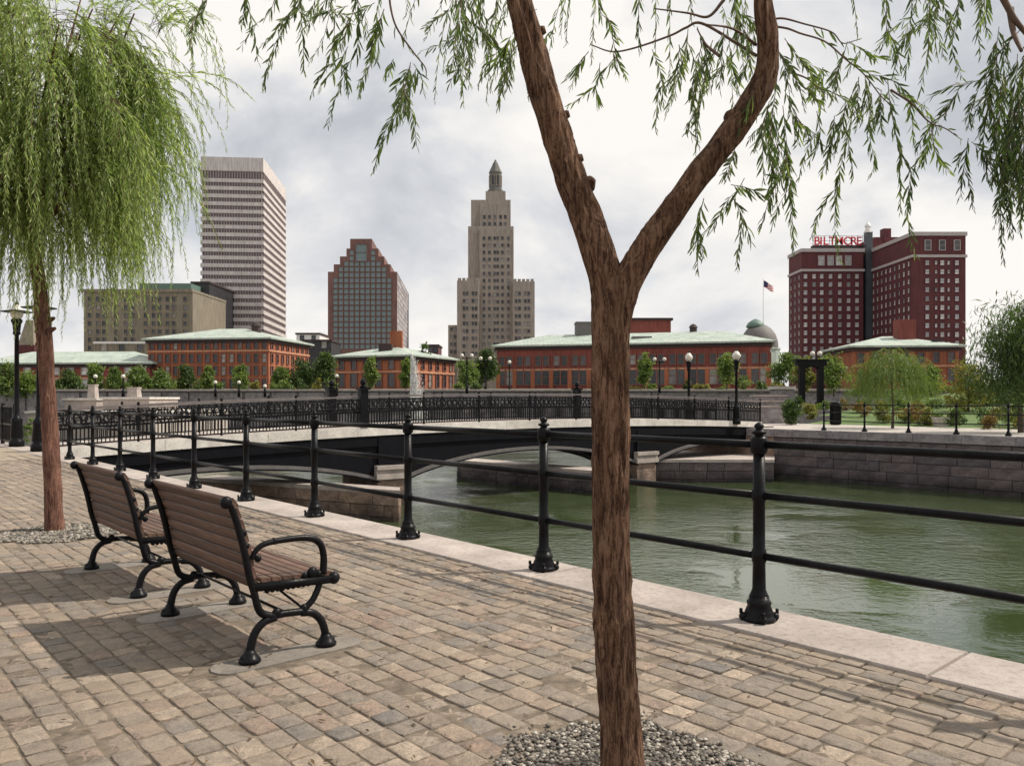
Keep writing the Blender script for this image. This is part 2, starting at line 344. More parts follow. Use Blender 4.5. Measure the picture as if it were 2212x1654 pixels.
M['glass'] = glass_var('dark_window_glass', [(0.0, (0.018, 0.02, 0.026)), (0.55, (0.04, 0.042, 0.05)), (0.8, (0.075, 0.072, 0.075)), (0.93, (0.3, 0.28, 0.25)), (1.0, (0.05, 0.05, 0.06))], 0.2)
M['glass_teal'] = simple('teal_glass', (0.165, 0.22, 0.225), (0.12, 0.17, 0.18), 0.15, 0.35)
M['shaft_glass'] = simple('grey_shaft_glass', (0.06, 0.07, 0.08), (0.04, 0.046, 0.055), 0.3, 0.4)
M['glass_pale'] = glass_var('pale_blind_sunlit_window', [(0.0, (0.2, 0.2, 0.21)), (0.3, (0.42, 0.41, 0.41)), (0.7, (0.58, 0.56, 0.55)), (1.0, (0.36, 0.36, 0.39))], 0.4)
M['wframe'] = simple('window_frame_stone', (0.36, 0.3, 0.26), (0.28, 0.23, 0.2), 1, 0.8)
M['wframe_brick'] = simple('window_frame_brick', (0.2, 0.085, 0.06), (0.15, 0.06, 0.045), 1, 0.8)
M['limestone'] = weathered('grey_limestone', (0.355, 0.31, 0.27), (0.285, 0.25, 0.22))
M['limestone_beige'] = weathered('beige_limestone', (0.26, 0.225, 0.17), (0.195, 0.17, 0.13))
M['tower_white'] = weathered('white_tower_cladding', (0.62, 0.57, 0.56), (0.54, 0.50, 0.49))
M['tower_glass'] = simple('brown_strip_glass', (0.175, 0.135, 0.138), (0.125, 0.095, 0.098), 0.4, 0.35)
M['mullion'] = simple('pink_mullion', (0.38, 0.31, 0.31), (0.31, 0.25, 0.25), 1, 0.7)
M['granite_red'] = weathered('red_granite_grid', (0.21, 0.112, 0.098), (0.165, 0.088, 0.078))
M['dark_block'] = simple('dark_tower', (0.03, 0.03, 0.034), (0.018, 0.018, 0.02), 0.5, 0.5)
M['white_paint'] = simple('white_paint', (0.75, 0.73, 0.7), (0.65, 0.63, 0.6), 2, 0.5)
M['lantern_stone'] = simple('dark_lantern_stone', (0.15, 0.145, 0.13), (0.1, 0.1, 0.09), 0.8, 0.8)
M['belt'] = simple('pale_belt_course', (0.42, 0.38, 0.37), (0.34, 0.31, 0.3), 1, 0.8)
M['sign_red'] = simple('red_sign', (0.62, 0.035, 0.05), (0.55, 0.03, 0.045), 1, 0.5)
M['grass'] = simple('lawn', (0.10, 0.165, 0.032), (0.055, 0.095, 0.02), 0.9, 0.9, 0.4, 60)
M['earth'] = simple('ground_earth', (0.22, 0.2, 0.17), (0.15, 0.135, 0.115), 0.08, 0.95)
M['paving'] = granite('promenade_paving', (0.52, 0.48, 0.44), (0.42, 0.385, 0.35))
def globe_mat():
    t = NT('frosted_globe'); t.b.inputs['Base Color'].default_value = (0.85, 0.8, 0.72, 1); t.b.inputs['Roughness'].default_value = 0.25
    n = t.noise(8, 2); c = t.ramp(n.outputs['Fac'], [(0.3, (0.58, 0.54, 0.46)), (0.7, (0.7, 0.66, 0.58))]); t.l(c.outputs[0], t.b.inputs['Base Color'])
    t.b.inputs['Subsurface Weight'].default_value = 0.0; return t.mat
M['globe'] = globe_mat()
def water_mat():
    t = NT('river_water'); t.b.inputs['Roughness'].default_value = 0.04; t.b.inputs['IOR'].default_value = 1.75
    n0 = t.noise(0.12, 3); c = t.ramp(n0.outputs['Fac'], [(0.3, (0.030, 0.046, 0.016)), (0.7, (0.050, 0.068, 0.027))]); t.l(c.outputs[0], t.b.inputs['Base Color'])
    mp = t.node('ShaderNodeMapping'); mp.inputs['Rotation'].default_value = (0, 0, R(18)); mp.inputs['Scale'].default_value = (0.9, 1.15, 1); t.l(t.tc.outputs['Object'], mp.inputs[0])
    def wn_(sc, d, ro):
        n = t.node('ShaderNodeTexNoise'); n.inputs['Scale'].default_value = sc; n.inputs['Detail'].default_value = d; n.inputs['Roughness'].default_value = ro
        n.inputs['Distortion'].default_value = 0.15; t.l(mp.outputs[0], n.inputs['Vector']); return n.outputs['Fac']
    a = wn_(4.2, 3, 0.6); b_ = wn_(0.3, 3, 0.55); d = wn_(13, 2, 0.5)
    patch = t.ramp(b_, [(0.40, (0.10, 0.10, 0.10)), (0.60, (1, 1, 1))]).outputs[0]
    h = t.math('MULTIPLY', t.math('ADD', a, t.math('MULTIPLY', d, 0.22)), patch)
    t.bump(h, 1.0, 0.045); return t.mat
M['water'] = water_mat()
def flag_mat():
    t = NT('flag_cloth'); s_ = t.node('ShaderNodeSeparateXYZ'); t.l(t.tc.outputs['Generated'], s_.inputs[0])
    st = t.math('GREATER_THAN', t.math('FRACT', t.math('MULTIPLY', s_.outputs[2], 6.5)), 0.5)
    c = t.mix((0.75, 0.73, 0.72), (0.5, 0.03, 0.05), st)
    can = t.math('MULTIPLY', t.math('LESS_THAN', s_.outputs[0], 0.42), t.math('GREATER_THAN', s_.outputs[2], 0.46))
    t.l(t.mix(c, (0.03, 0.035, 0.1), can), t.b.inputs['Base Color']); t.b.inputs['Roughness'].default_value = 0.8; return t.mat
M['flag'] = flag_mat()

# ------------------------------------------------------------------ the setting: ground, water, quays
CO0, CO1, FQ, WATER = 4.22, 4.81, 33.0, -2.2           # coping inner/outer edge, far quay, water level
def sheet(name, mat, polys, kind='structure'):
    b = MB()
    for p in polys: b.add(p, [tuple(range(len(p)))])
    return tag(b.build(name, mat), kind=kind)
# city ground rising gently from the basin wall, reaching the horizon
mbw = [(-1400, 92, 2.25), (46, 92, 2.25)]
sheet('ground', M['earth'], [
    [(-3000, 96, 2.25), (62, 96, 2.25), (62, 135, 3.0), (-3000, 135, 3.0)],
    [(-3000, 135, 3.0), (3000, 135, 3.0), (3000, 4000, 4.0), (-3000, 4000, 4.0)],
    [(62, 96, 2.25), (3000, 60, 2.25), (3000, 135, 3.0), (62, 135, 3.0)],
    [NS(-1500, -1500, -0.1), NS(4.7, -1500, -0.1), NS(4.7, 90, -0.1), NS(-1500, 90, -0.1)]])
tag(sheet('water', M['water'], [[(-220, -60, WATER), (160, -60, WATER), (160, 97, WATER), (-220, 97, WATER)]]), kind='structure')
# far bank: promenade, lawn, slope
sheet('promenade', M['paving'], [[NS(FQ + 0.4, 24.0, -0.004), NS(FQ + 0.4, -60, -0.004), NS(41.0, -60, 0.0), NS(41.0, 24.0, 0.0)]])
sheet('lawn', M['grass'], [
    [NS(41, 22.0, 0.004), NS(41, -60, 0.004), NS(46, -60, 0.35), NS(46, 22.0, 0.35)],
    [NS(46, 24, 0.35), NS(46, -90, 0.35), NS(70, -90, 2.0), NS(70, 24, 2.0)],
    [NS(70, 30, 2.0), NS(70, -120, 2.0), NS(100, -120, 2.5), NS(100, 30, 2.5)]])

def block_wall(parent, p0, p1, z0, z1, ch, bl, depth, mat, name='stone_block', seed=1, joint=0.007):
    """courses of separate blocks along p0->p1, faces a little proud and uneven"""
    r_ = random.Random(seed); p0 = Vector((p0[0], p0[1], 0)); p1 = Vector((p1[0], p1[1], 0))
    d = (p1 - p0); L = d.length; d.normalize(); nrm = Vector((d.y, -d.x, 0))
    n = max(1, round((z1 - z0) / ch)); ch = (z1 - z0) / n
    for k in range(n):
        u = 0.0 if k % 2 == 0 else -bl * 0.5
        while u < L - 0.02:
            w = bl * r_.uniform(0.55, 1.4); a = max(u, 0); b_ = min(u + w, L)
            if L - b_ < bl * 0.25: b_ = L
            if b_ - a > 0.05:
                o_ = r_.uniform(-0.015, 0.03); m = MB()
                hx = (b_ - a) / 2 - joint; hz = ch / 2 - joint; e_ = min(0.015, hx * 0.3)
                v = []
                for (yy, inset) in ((depth, 0), (-o_ + 0.01, 0), (-o_ - 0.006, e_)):
                    for (sx, sz) in ((-1, -1), (1, -1), (1, 1), (-1, 1)):
                        v.append(d * (sx * (hx - inset)) - nrm * yy + Vector((0, 0, sz * (hz - inset))))
                f = []
                for q in range(2):
                    for i in range(4): f.append((q * 4 + i, q * 4 + (i + 1) % 4, q * 4 + 4 + (i + 1) % 4, q * 4 + 4 + i))
                f.append((8, 9, 10, 11)); m.add(v, f)
                c_ = p0 + d * ((a + b_) / 2) + Vector((0, 0, z0 + ch * (k + 0.5)))
                m.build(name, mat, parent, loc=c_)
            u = b_ if b_ == L else u + w

# near plaza
pav = sheet('pavement', M['sand'], [[NS(-40, -30, -0.0055), NS(CO0, -30, -0.0055), NS(CO0, 21.0, -0.0055), NS(-40, 21.0, -0.0055)]])
fb = MB(); fb.add([NS(-60, 21.0, -0.006), NS(CO0, 21.0, -0.006), NS(CO0, 60, -0.006), NS(-60, 60, -0.006)], [(0, 1, 2, 3)])
fb.build('far_paving', M['bed'], pav)
PIT2 = Vector((0.42, 2.98, 0)); PIT1 = G(135, 1150); PR2, PR1 = 0.47, 0.6
foot = []
def bench_frame_pos(): return [(-1.39, 4.21), (-2.63, 5.60)]
for bx, by in bench_frame_pos():
    for k in (0, 1.235):
        c0 = Vector((bx, by, 0)) + UV * k + NV * 0.2; foot.append(c0)
def in_foot(n, s):
    for c_ in foot:
        if abs(n - c_.dot(NV)) < 0.44 and abs(s - c_.dot(UV)) < 0.15: return True
    return False
cob = []; row = 0; n_ = CO0 - 0.008
ROW = 0.127
while n_ > -9.0:
    s_ = -3.0 + rng.uniform(0, 0.2); w = ROW * rng.uniform(0.88, 1.1); rowg = rng.choice((0.003, 0.005, 0.007, 0.011)); rowz = rng.gauss(0, 0.0016)
    nc = n_ - w / 2
    while s_ < 21.0:
        L = rng.uniform(0.112, 0.2); sc = s_ + L / 2; p = NS(nc, sc)
        s_ += L
        if p.y < 2.2 or abs(p.x) > 0.70 * p.y + 1.6: continue
        if (p - PIT2).length < PR2 or (p - PIT1).length < PR1: continue
        if in_foot(nc, sc): continue
        cob.append((nc, sc, w - rowg, L, p.y, p.x, rowz))
    n_ -= w; row += 1
# stone shape: rounded, domed cobble (unit size 1x1, top at 0)
def cobble_proto(k):
    r_ = random.Random(40 + k); v = []; f = []
    base = []
    for (ex, ey, nx, ny) in ((-1, -1, 1, 0), (1, -1, 0, 1), (1, 1, -1, 0), (-1, 1, 0, -1)):     # each side: corner cut, two points along it
        rc = r_.uniform(0.04, 0.10)
        for t_ in (rc, 0.36, 0.66, 1 - r_.uniform(0.04, 0.10)):
            w_ = r_.uniform(0.0, 0.028); base.append((0.5 * ex + nx * t_ + (-0.0 if nx else -ex * w_), 0.5 * ey + ny * t_ + (0.0 if ny else -ey * w_)))
    seg = len(base)
    levels = [(1.0, -0.06), (1.0, -0.0065), (0.98, -0.002), (0.93, -0.0003), (0.5, 0.0006)]
    for li, (sc, z) in enumerate(levels):
        for (x, y) in base: v.append((x * sc, y * sc, z + (r_.uniform(-0.0022, 0.0022) if li > 1 else 0)))
    v.append((0, 0, 0.001))
    for q in range(len(levels) - 1):
        for i in range(seg): f.append((q * seg + i, q * seg + (i + 1) % seg, (q + 1) * seg + (i + 1) % seg, (q + 1) * seg + i))
    for i in range(seg): f.append(((len(levels) - 1) * seg + i, (len(levels) - 1) * seg + (i + 1) % seg, len(levels) * seg))
    return v, f
protos = [cobble_proto(k) for k in range(9)]
pmesh = []
for v, f in protos:
    me = bpy.data.meshes.new('cobblestone'); me.from_pydata(v, [], f); me.materials.append(M['cobble']); me.polygons.foreach_set('use_smooth', [True] * len(f)); pmesh.append(me)
inview = sorted([c_ for c_ in cob if abs(c_[5]) < 0.645 * c_[4] and c_[4] > 3.0], key=lambda c_: c_[4])[:300]
ins = set(id(c_) for c_ in inview)
big = MB(); rnd = []
ang = math.atan2(UV.y, UV.x)
for c_ in cob:
    nc, sc, w, L, _, _, rowz = c_; k = rng.randrange(9); g = 0.003
    dz = rowz + rng.gauss(-0.001, 0.0026); tx = rng.gauss(0, 0.026); ty = rng.gauss(0, 0.016); ra = ang + rng.gauss(0, 0.02)
    mat_ = Matrix.Translation(NS(nc, sc, dz)) @ Matrix.Rotation(ra, 4, 'Z') @ Matrix.Rotation(tx, 4, 'X') @ Matrix.Rotation(ty, 4, 'Y') @ Matrix.Diagonal((L - g, w - g * 0.5, 1, 1))
    if id(c_) in ins:
        o = link('cobblestone', pmesh[k], pav); o.matrix_local = mat_
    else:
        v, f = protos[k]; big.add([mat_ @ Vector(q) for q in v], f); rnd += [rng.random()] * len(f)
fo = big.build('cobblestones', M['cobble'], pav, smooth=True); fo['kind'] = 'stuff'
a = fo.data.attributes.new('rnd', 'FLOAT', 'FACE')
if len(a.data) == len(rnd): a.data.foreach_set('value', rnd)
for c_ in foot:
    b = MB(); pts = []
    for k in range(7): t_ = -math.pi / 2 + math.pi * k / 6; pts.append(c_ + NV * (0.36 + 0.10 * math.cos(t_)) + UV * (0.11 * math.sin(t_)))
    for k in range(7): t_ = math.pi / 2 + math.pi * k / 6; pts.append(c_ + NV * (-0.30 + 0.10 * math.cos(t_)) + UV * (0.11 * math.sin(t_)))
    b.prism(pts, -0.05, 0.004); b.build('footing_slab', M['concrete'], pav)

# quay edge with coping stones
qw = MB(); qw.prism([NS(CO0 + 0.02, -30), NS(CO1 - 0.02, -30), NS(CO1 - 0.02, 60), NS(CO0 + 0.02, 60)], -3.2, -0.36)
quay = tag(qw.build('quay_wall', M['quay']), kind='structure')
s_ = 1.62 - 2.95 * 5
while s_ < 60:
    L = 2.95; b = MB(); g = 0.006; bev = 0.015; v = []
    for z, ins_ in ((-0.36, 0), (-bev, 0), (0.004, bev)):
        for (nn, ss) in ((CO0 + ins_, s_ + g + ins_ * 0.3), (CO1 - ins_, s_ + g + ins_ * 0.3), (CO1 - ins_, s_ + L - g - ins_ * 0.3), (CO0 + ins_, s_ + L - g - ins_ * 0.3)): v.append(NS(nn, ss, z))
    f = [(3, 2, 1, 0)] + [(q * 4 + i, q * 4 + (i + 1) % 4, q * 4 + 4 + (i + 1) % 4, q * 4 + 4 + i) for q in range(2) for i in range(4)] + [(8, 9, 10, 11)]
    b.add(v, f); b.build('coping_stone', M['granite'], quay); s_ += L

# far quay wall, blocks
fq = MB(); fq.prism([NS(FQ + 0.1, -60), NS(FQ + 0.9, -60), NS(FQ + 0.9, 24.0), NS(FQ + 0.1, 24.0)], -3.2, -0.34)
farq = tag(fq.build('far_quay_wall', M['grime']), kind='structure')
block_wall(farq, NS(FQ, 19.6), NS(FQ, 1.0), -2.45, -0.36, 0.42, 1.15, 0.12, M['quay'], seed=3)
s_ = 24.0
while s_ > -6:
    b = MB(); b.box(NS(FQ + 0.18, s_ - 0.9, -0.172), (1.785, 0.5, 0.335), UV); b.build('coping_stone', M['quay_grey'], farq); s_ -= 1.8

# basin wall far behind the bridge
bwl = MB(); bwl.prism([(-260, 94), (62, 94), (62, 97), (-260, 97)], -3.2, 2.26)
basin = tag(bwl.build('basin_wall', M['quay_grey']), kind='structure')
bt = MB(); bt.box((-99, 94.6, 2.36), (322, 2.4, 0.22)); bt.build('wall_coping', M['granite'], basin)
for k in range(26):
    b = MB(); b.box((-62 + k * 3.2, 93.9, 0.9), (2.9, 0.3, 2.4)); b.build('wall_panel', M['quay_grey'], basin)

# steps and light stone terraces on the left beyond the bridge
def terrace(name, x0, x1, y0, y1, Y, D, mat, label):
    b = MB(); z1 = WZ(y0, Y); zb = -2.4
    b.box(((WX(x0, Y) + WX(x1, Y)) / 2, Y + D / 2, (z1 + zb) / 2), (WX(x1, Y) - WX(x0, Y), D, z1 - zb))
    o = b.build(name, mat); cap = MB(); cap.box(((WX(x0, Y) + WX(x1, Y)) / 2, Y + D / 2 - 0.05, z1 + 0.08), (WX(x1, Y) - WX(x0, Y) + 0.24, D + 0.3, 0.16))
    cap.build('cap_stone', M['granite_pale'], o)
    return tag(o, label, 'wall')
terrace('stone_terrace', 60, 335, 893, 0, 54, 14, M['granite'], 'pale stone landing low beside the water behind the bridge railing, left side')
terrace('stone_pedestal', 222, 322, 862, 0, 58, 5, M['granite'], 'broad pale stone pedestal beyond the left end of the bridge')
terrace('stone_pedestal', 140, 208, 864, 0, 60, 5, M['granite'], 'narrower pinkish stone pedestal left of the broad pale one beyond the bridge')
for (x, w, h, Yk, lab) in ((290, 0.55, 0.85, 59.5, 'pale tapered stone block on the broad pedestal beyond the bridge'), (201, 0.42, 1.1, 61.5, 'tall pale stone block on the narrower pedestal beyond the bridge')):
    q = P(x, 862, Yk) - Vector((0, 0, 0.1)); b = MB()
    b.ring([[q + Vector((sx * ww_, sy * ww_, z)) for sx, sy in ((-1, -1), (1, -1), (1, 1), (-1, 1))] for ww_, z in ((w, 0), (w, 0.12), (w * 0.72, 0.2), (w * 0.6, h), (w * 0.7, h + 0.04), (w * 0.7, h + 0.14))])
    tag(b.build('stone_block', M['granite']), lab, 'stone block')

# ------------------------------------------------------------------ railing posts and rails
def build_post(h=1.24):
    r_ = empty('post')
    b = MB()
    b.lathe([(0.062, 0.155), (0.054, 0.17), (0.042, 0.2), (0.039, 0.365), (0.045, 0.375), (0.047, 0.41), (0.045, 0.445), (0.038, 0.455), (0.037, 0.75), (0.045, 0.76), (0.047, 0.79), (0.045, 0.82), (0.037, 0.83), (0.036, 1.055)], seg=16)
    b.build('shaft', M['iron'], r_, smooth=True)
    b = MB()
    b.lathe([(0.102, 0.004), (0.102, 0.028), (0.09, 0.034), (0.09, 0.05), (0.083, 0.07), (0.07, 0.1), (0.075, 0.108), (0.076, 0.122), (0.066, 0.13), (0.06, 0.16)], seg=18)
    for k in range(4):
        a_ = math.pi / 4 + k * math.pi / 2; b.sphere((0.096 * math.cos(a_), 0.096 * math.sin(a_), 0.028), 0.03, 8, 5, (1, 1, 0.95))
        b.lathe([(0.012, 0.05), (0.012, 0.075), (0.004, 0.08)], (0.112 * math.cos(a_), 0.112 * math.sin(a_), 0), 6)
    b.build('base', M['iron'], r_, smooth=True)
    b = MB()
    b.lathe([(0.04, 1.05), (0.05, 1.06), (0.054, 1.085), (0.054, 1.14), (0.048, 1.155), (0.03, 1.162), (0.026, 1.17), (0.045, 1.178), (0.046, 1.19), (0.026, 1.2), (0.02, 1.206), (0.03, 1.216), (0.031, 1.228), (0.018, 1.243), (0.004, 1.25)], seg=16)
    b.build('finial', M['iron'], r_, smooth=True)
    return r_
def rail_seg(parent, a_, b_, z, r_=0.024):
    m = MB(); m.tube([(a_.x, a_.y, z), (b_.x, b_.y, z)], r_, 12, up=(0, 0, 1)); m.build('rail', M['iron'], parent, smooth=True)
post0 = build_post()
def post_at(parent, loc, first=[True]):
    if first[0]: o = post0; first[0] = False
    else: o = copy_tree(post0)
    o.parent = parent; o.location = loc; o.rotation_euler = (0, 0, ang); return o
fence = tag(empty('railing', NS(4.49, 2.73)), 'black iron three-rail railing along the near granite quay edge', 'railing')
S0, SP, NP_ = 2.73, 1.96, 4.49
fl = fence.location.copy()
for k in range(-2, 11):
    p = NS(NP_, S0 + SP * k) - fl; post_at(fence, p)
    if k < 10:
        q = NS(NP_, S0 + SP * (k + 1)) - fl
        for z in (0.41, 0.79, 1.11): rail_seg(fence, p, q, z)
fence2 = tag(empty('railing', NS(FQ + 0.35, 17.1)), 'black iron railing on the far quay beside the garden', 'railing')
fl = fence2.location.copy()
for k in range(0, 9):
    p = NS(FQ + 0.35, 17.1 - 1.79 * k) - fl; o = post_at(fence2, p)
    if k < 8:
        q = NS(FQ + 0.35, 17.1 - 1.79 * (k + 1)) - fl
        for z in (0.41, 0.79, 1.11): rail_seg(fence2, p, q, z, 0.02)

# ------------------------------------------------------------------ footbridge
BA, BB = Vector((-12.3, 21.0, 0)), Vector((11.9, 37.9, 0))           # near-side edge line
BD = (BB - BA).normalized(); BW = Vector((-BD.y, BD.x, 0)); BL = (BB - BA).length; WID = 2.9
def bz(u):                                                           # deck level along the bridge
    t_ = u / BL; return 0.02 + 0.22 * t_ + 1.55 * t_ * (1 - t_)
def BPt(u, w, z): v = BA + BD * u + BW * w; return Vector((v.x, v.y, z))
bridge = tag(empty('footbridge', BA), 'black steel three-arch footbridge with pale deck edge crossing the river', 'bridge')
def bput(b, name, mat, parent=None, smooth=False):
    o = b.build(name, mat, parent or bridge, smooth=smooth)
    if (parent or bridge) is bridge: o.location = -BA
    return o
US = [BL * k / 48 for k in range(49)]
def strip(w0, w1, z0f, z1f, us=US):
    b = MB(); b.ring([[BPt(u, w0, z0f(u)), BPt(u, w1, z0f(u)), BPt(u, w1, z1f(u)), BPt(u, w0, z1f(u))] for u in us]); return b
bput(strip(0.22, WID - 0.22, lambda u: bz(u) - 0.35, lambda u: bz(u) - 0.02), 'deck', M['granite'])
for w in (0.0, WID - 0.22):
    n_seg = 10
    for k in range(n_seg):
        us = [BL * (k + j / 5.0) / n_seg + (0.006 if j == 0 else (-0.006 if j == 5 else 0)) for j in range(6)]
        bput(strip(w, w + 0.22, lambda u: bz(u) - 0.27 + 0.08 * max(0, (u / BL - 0.4)), lambda u: bz(u) + 0.03, us), 'kerb_stone', M['kerb'])
PU = [(-0.4, 9.6), (10.6, 21.4), (22.4, 30.6)]
CROWN = [-0.62, -0.42, -0.5]
def arch_z(u, sp):
    a_, b_ = PU[sp]; t_ = (u - a_) / (b_ - a_); return -1.25 + (CROWN[sp] + 1.25) * max(0.0, 4 * t_ * (1 - t_)) ** 0.85
for sp in range(3):
    a_, b_ = PU[sp]; b_c = min(b_, BL + 1.0); us = [a_ + (b_c - a_) * k / 28 for k in range(29)]
    for w, wn_name in ((0.10, 'spandrel'), (WID - 0.16, 'spandrel')):
        bput(strip(w, w + 0.06, lambda u: arch_z(u, sp), lambda u: bz(min(max(u, 0), BL)) - 0.2, us), 'spandrel', M['steel'])
    for w in (-0.02, WID - 0.22):
        bput(strip(w, w + 0.24, lambda u: arch_z(u, sp) - 0.11, lambda u: arch_z(u, sp) + 0.0, us), 'arch_rib', M['rib'])
        bput(strip(w - 0.03, w + 0.27, lambda u: arch_z(u, sp) - 0.155, lambda u: arch_z(u, sp) - 0.112, us), 'arch_flange', M['steel'])
    bput(strip(0.3, WID - 0.3, lambda u: arch_z(u, sp) + 0.25, lambda u: arch_z(u, sp) + 0.3, us), 'soffit', M['steel'])
# longitudinal steel box under the kerb, ending at the far bank
bput(strip(0.04, 0.09, lambda u: bz(u) - 0.62, lambda u: bz(u) - 0.24), 'girder', M['steel'])
# piers on the bridge axis
for u0 in (10.1, 21.9):
    b = MB()
    for w0, w1, z0, z1 in ((-0.12, WID + 0.12, -1.3, -1.12), (-0.05, WID + 0.05, -1.12, -0.98), (-0.14, WID + 0.14, -0.98, -0.84)):
        b.ring([[BPt(u0 + du, w0, z), BPt(u0 + du, w1, z), BPt(u0 + dv, w1, z), BPt(u0 + dv, w0, z)] for z in (z0, z1) for du, dv in ((-0.62, 0.62),)])
    bput(b, 'pier_cornice', M['granite'])
    b = MB(); b.ring([[BPt(u0 - 0.5, 0.02, z), BPt(u0 - 0.5, WID - 0.02, z), BPt(u0 + 0.5, WID - 0.02, z), BPt(u0 + 0.5, 0.02, z)] for z in (-0.84, 0.1)])
    bput(b, 'pier_shaft', M['steel'])
    b = MB(); b.ring([[BPt(u0 - 0.55, -0.02, z), BPt(u0 - 0.55, WID + 0.02, z), BPt(u0 + 0.55, WID + 0.02, z), BPt(u0 + 0.55, -0.02, z)] for z in (-3.0, -1.3)])
    bput(b, 'pier_footing', M['quay_brown'])
# railings of the bridge
def rail_side(w, main=True):
    npan = 13; step = BL / npan
    for k in range(npan + 1):
        u = k * step; z = bz(u); b = MB()
        if k in (4, 9) and main:
            b.box(BPt(u, w, z + 0.02 + 0.62), (0.26, 0.26, 1.24), BD); b.box(BPt(u, w, z + 1.29), (0.36, 0.36, 0.07), BD)
            b.lathe([(0.1, 0), (0.13, 0.05), (0.06, 0.1), (0.11, 0.18), (0.09, 0.26), (0.02, 0.33)], BPt(u, w, z + 1.32), 10)
            bput(b, 'pylon', M['iron']); continue
        b.box(BPt(u, w, z + 0.55), (0.055, 0.055, 1.06), BD); b.sphere(BPt(u, w, z + 1.11), 0.045, 8, 5)
        bput(b, 'post', M['iron'])
    zf = lambda dz: (lambda u: bz(u) + dz)
    bput(strip(w - 0.035, w + 0.035, zf(1.0), zf(1.05)), 'handrail', M['handrail'])
    bput(strip(w - 0.02, w + 0.02, zf(0.5), zf(0.56)), 'middle_rail', M['iron'])
    bput(strip(w - 0.02, w + 0.02, zf(0.90), zf(0.93)), 'upper_rail', M['iron'])
    bput(strip(w - 0.02, w + 0.02, zf(0.07), zf(0.11)), 'bottom_rail', M['iron'])
    for k in range(npan):
        b = MB(); nb = 22
        for j in range(1, nb):
            u = (k + j / nb) * step; z = bz(u); b.box(BPt(u, w, z + 0.305), (0.028, 0.028, 0.42), BD)
        o = bput(b, 'baluster_panel', M['iron']); o['kind'] = 'stuff'
        b = MB(); ns_ = 5
        for j in range(ns_):
            u = (k + (j + 0.5) / ns_) * step; z = bz(u) + 0.73; r0 = step / ns_ * 0.44
            for rr, cc in ((r0, 0), (r0 * 0.5, r0 * 0.42), (r0 * 0.5, -r0 * 0.42)):
                pts = []
                for i in range(15): t_ = 2 * math.pi * i / 14; pts.append(BPt(u + cc + rr * math.cos(t_), w, z + rr * 0.95 * math.sin(t_)))
                b.tube(pts, 0.017, 5)
            b.box(BPt(u, w, z), (0.03, 0.02, 0.34), BD)
            b.tube([BPt(u - r0, w, z - 0.17), BPt(u + r0, w, z + 0.17)], 0.013, 4); b.tube([BPt(u - r0, w, z + 0.17), BPt(u + r0, w, z - 0.17)], 0.013, 4)
        bput(b, 'scroll_panel', M['iron'])
rail_side(0.11); rail_side(WID - 0.11)

# pier bases standing in the river (cutwater points towards us) and far abutment platform
def platform(name, poly, z1, label, mat, faces, cap=True):
    b = MB(); cx = sum(p[0] for p in poly) / len(poly); cy = sum(p[1] for p in poly) / len(poly)
    inn = [(cx + (p[0] - cx) * 0.97, cy + (p[1] - cy) * 0.97) for p in poly]
    b.prism(inn, -3.0, z1 - 0.13); o = b.build(name, M['grime'])
    for i, (p0, p1) in enumerate(faces): block_wall(o, p0, p1, -2.45, z1 - 0.13, 0.36, 1.0, 0.14, mat, seed=20 + i)
    b = MB(); b.prism([(cx + (p[0] - cx) * 1.012, cy + (p[1] - cy) * 1.012) for p in poly], z1 - 0.128, z1 - 0.002); b.build('cap_slab', M['granite'], o)
    return tag(o, label, 'pier base')
T1 = (-3.30, 23.2); L1 = (-10.6, 26.9); Q1 = (-3.42, 24.05); K1 = (-10.2, 27.8)
platform('pier_base', [L1, T1, Q1, K1], -1.28, 'brown stone pier base in the water nearest the railing, under the left arches', M['quay_brown'], [(L1, T1), (T1, Q1)])
T2 = (3.55, 29.5); L2 = (-2.45, 35.2); Q2 = (3.72, 30.9); K2 = (-1.7, 36.1)
platform('pier_base', [L2, T2, Q2, K2], -1.32, 'stone pier base in mid river seen through the middle arch', M['quay'], [(L2, T2), (T2, Q2)])
A1 = (5.95, 34.2); A2 = (11.2, 34.1); A3 = (13.0, 39.5); A4 = (7.3, 41.0)
platform('abutment_base', [A1, A2, A3, A4], -1.22, 'low stone ledge under the right end of the footbridge', M['quay'], [(A1, A2), (A4, A1)])
b = MB(); b.prism([NS(FQ - 0.02, 24.5), NS(FQ - 0.02, 19.3), NS(FQ + 3, 19.3), NS(FQ + 3, 24.5)], -3.0, -0.06)
tag(b.build('abutment_wall', M['quay_brown']), 'brown stone bank wall closing the right end of the footbridge', 'wall')

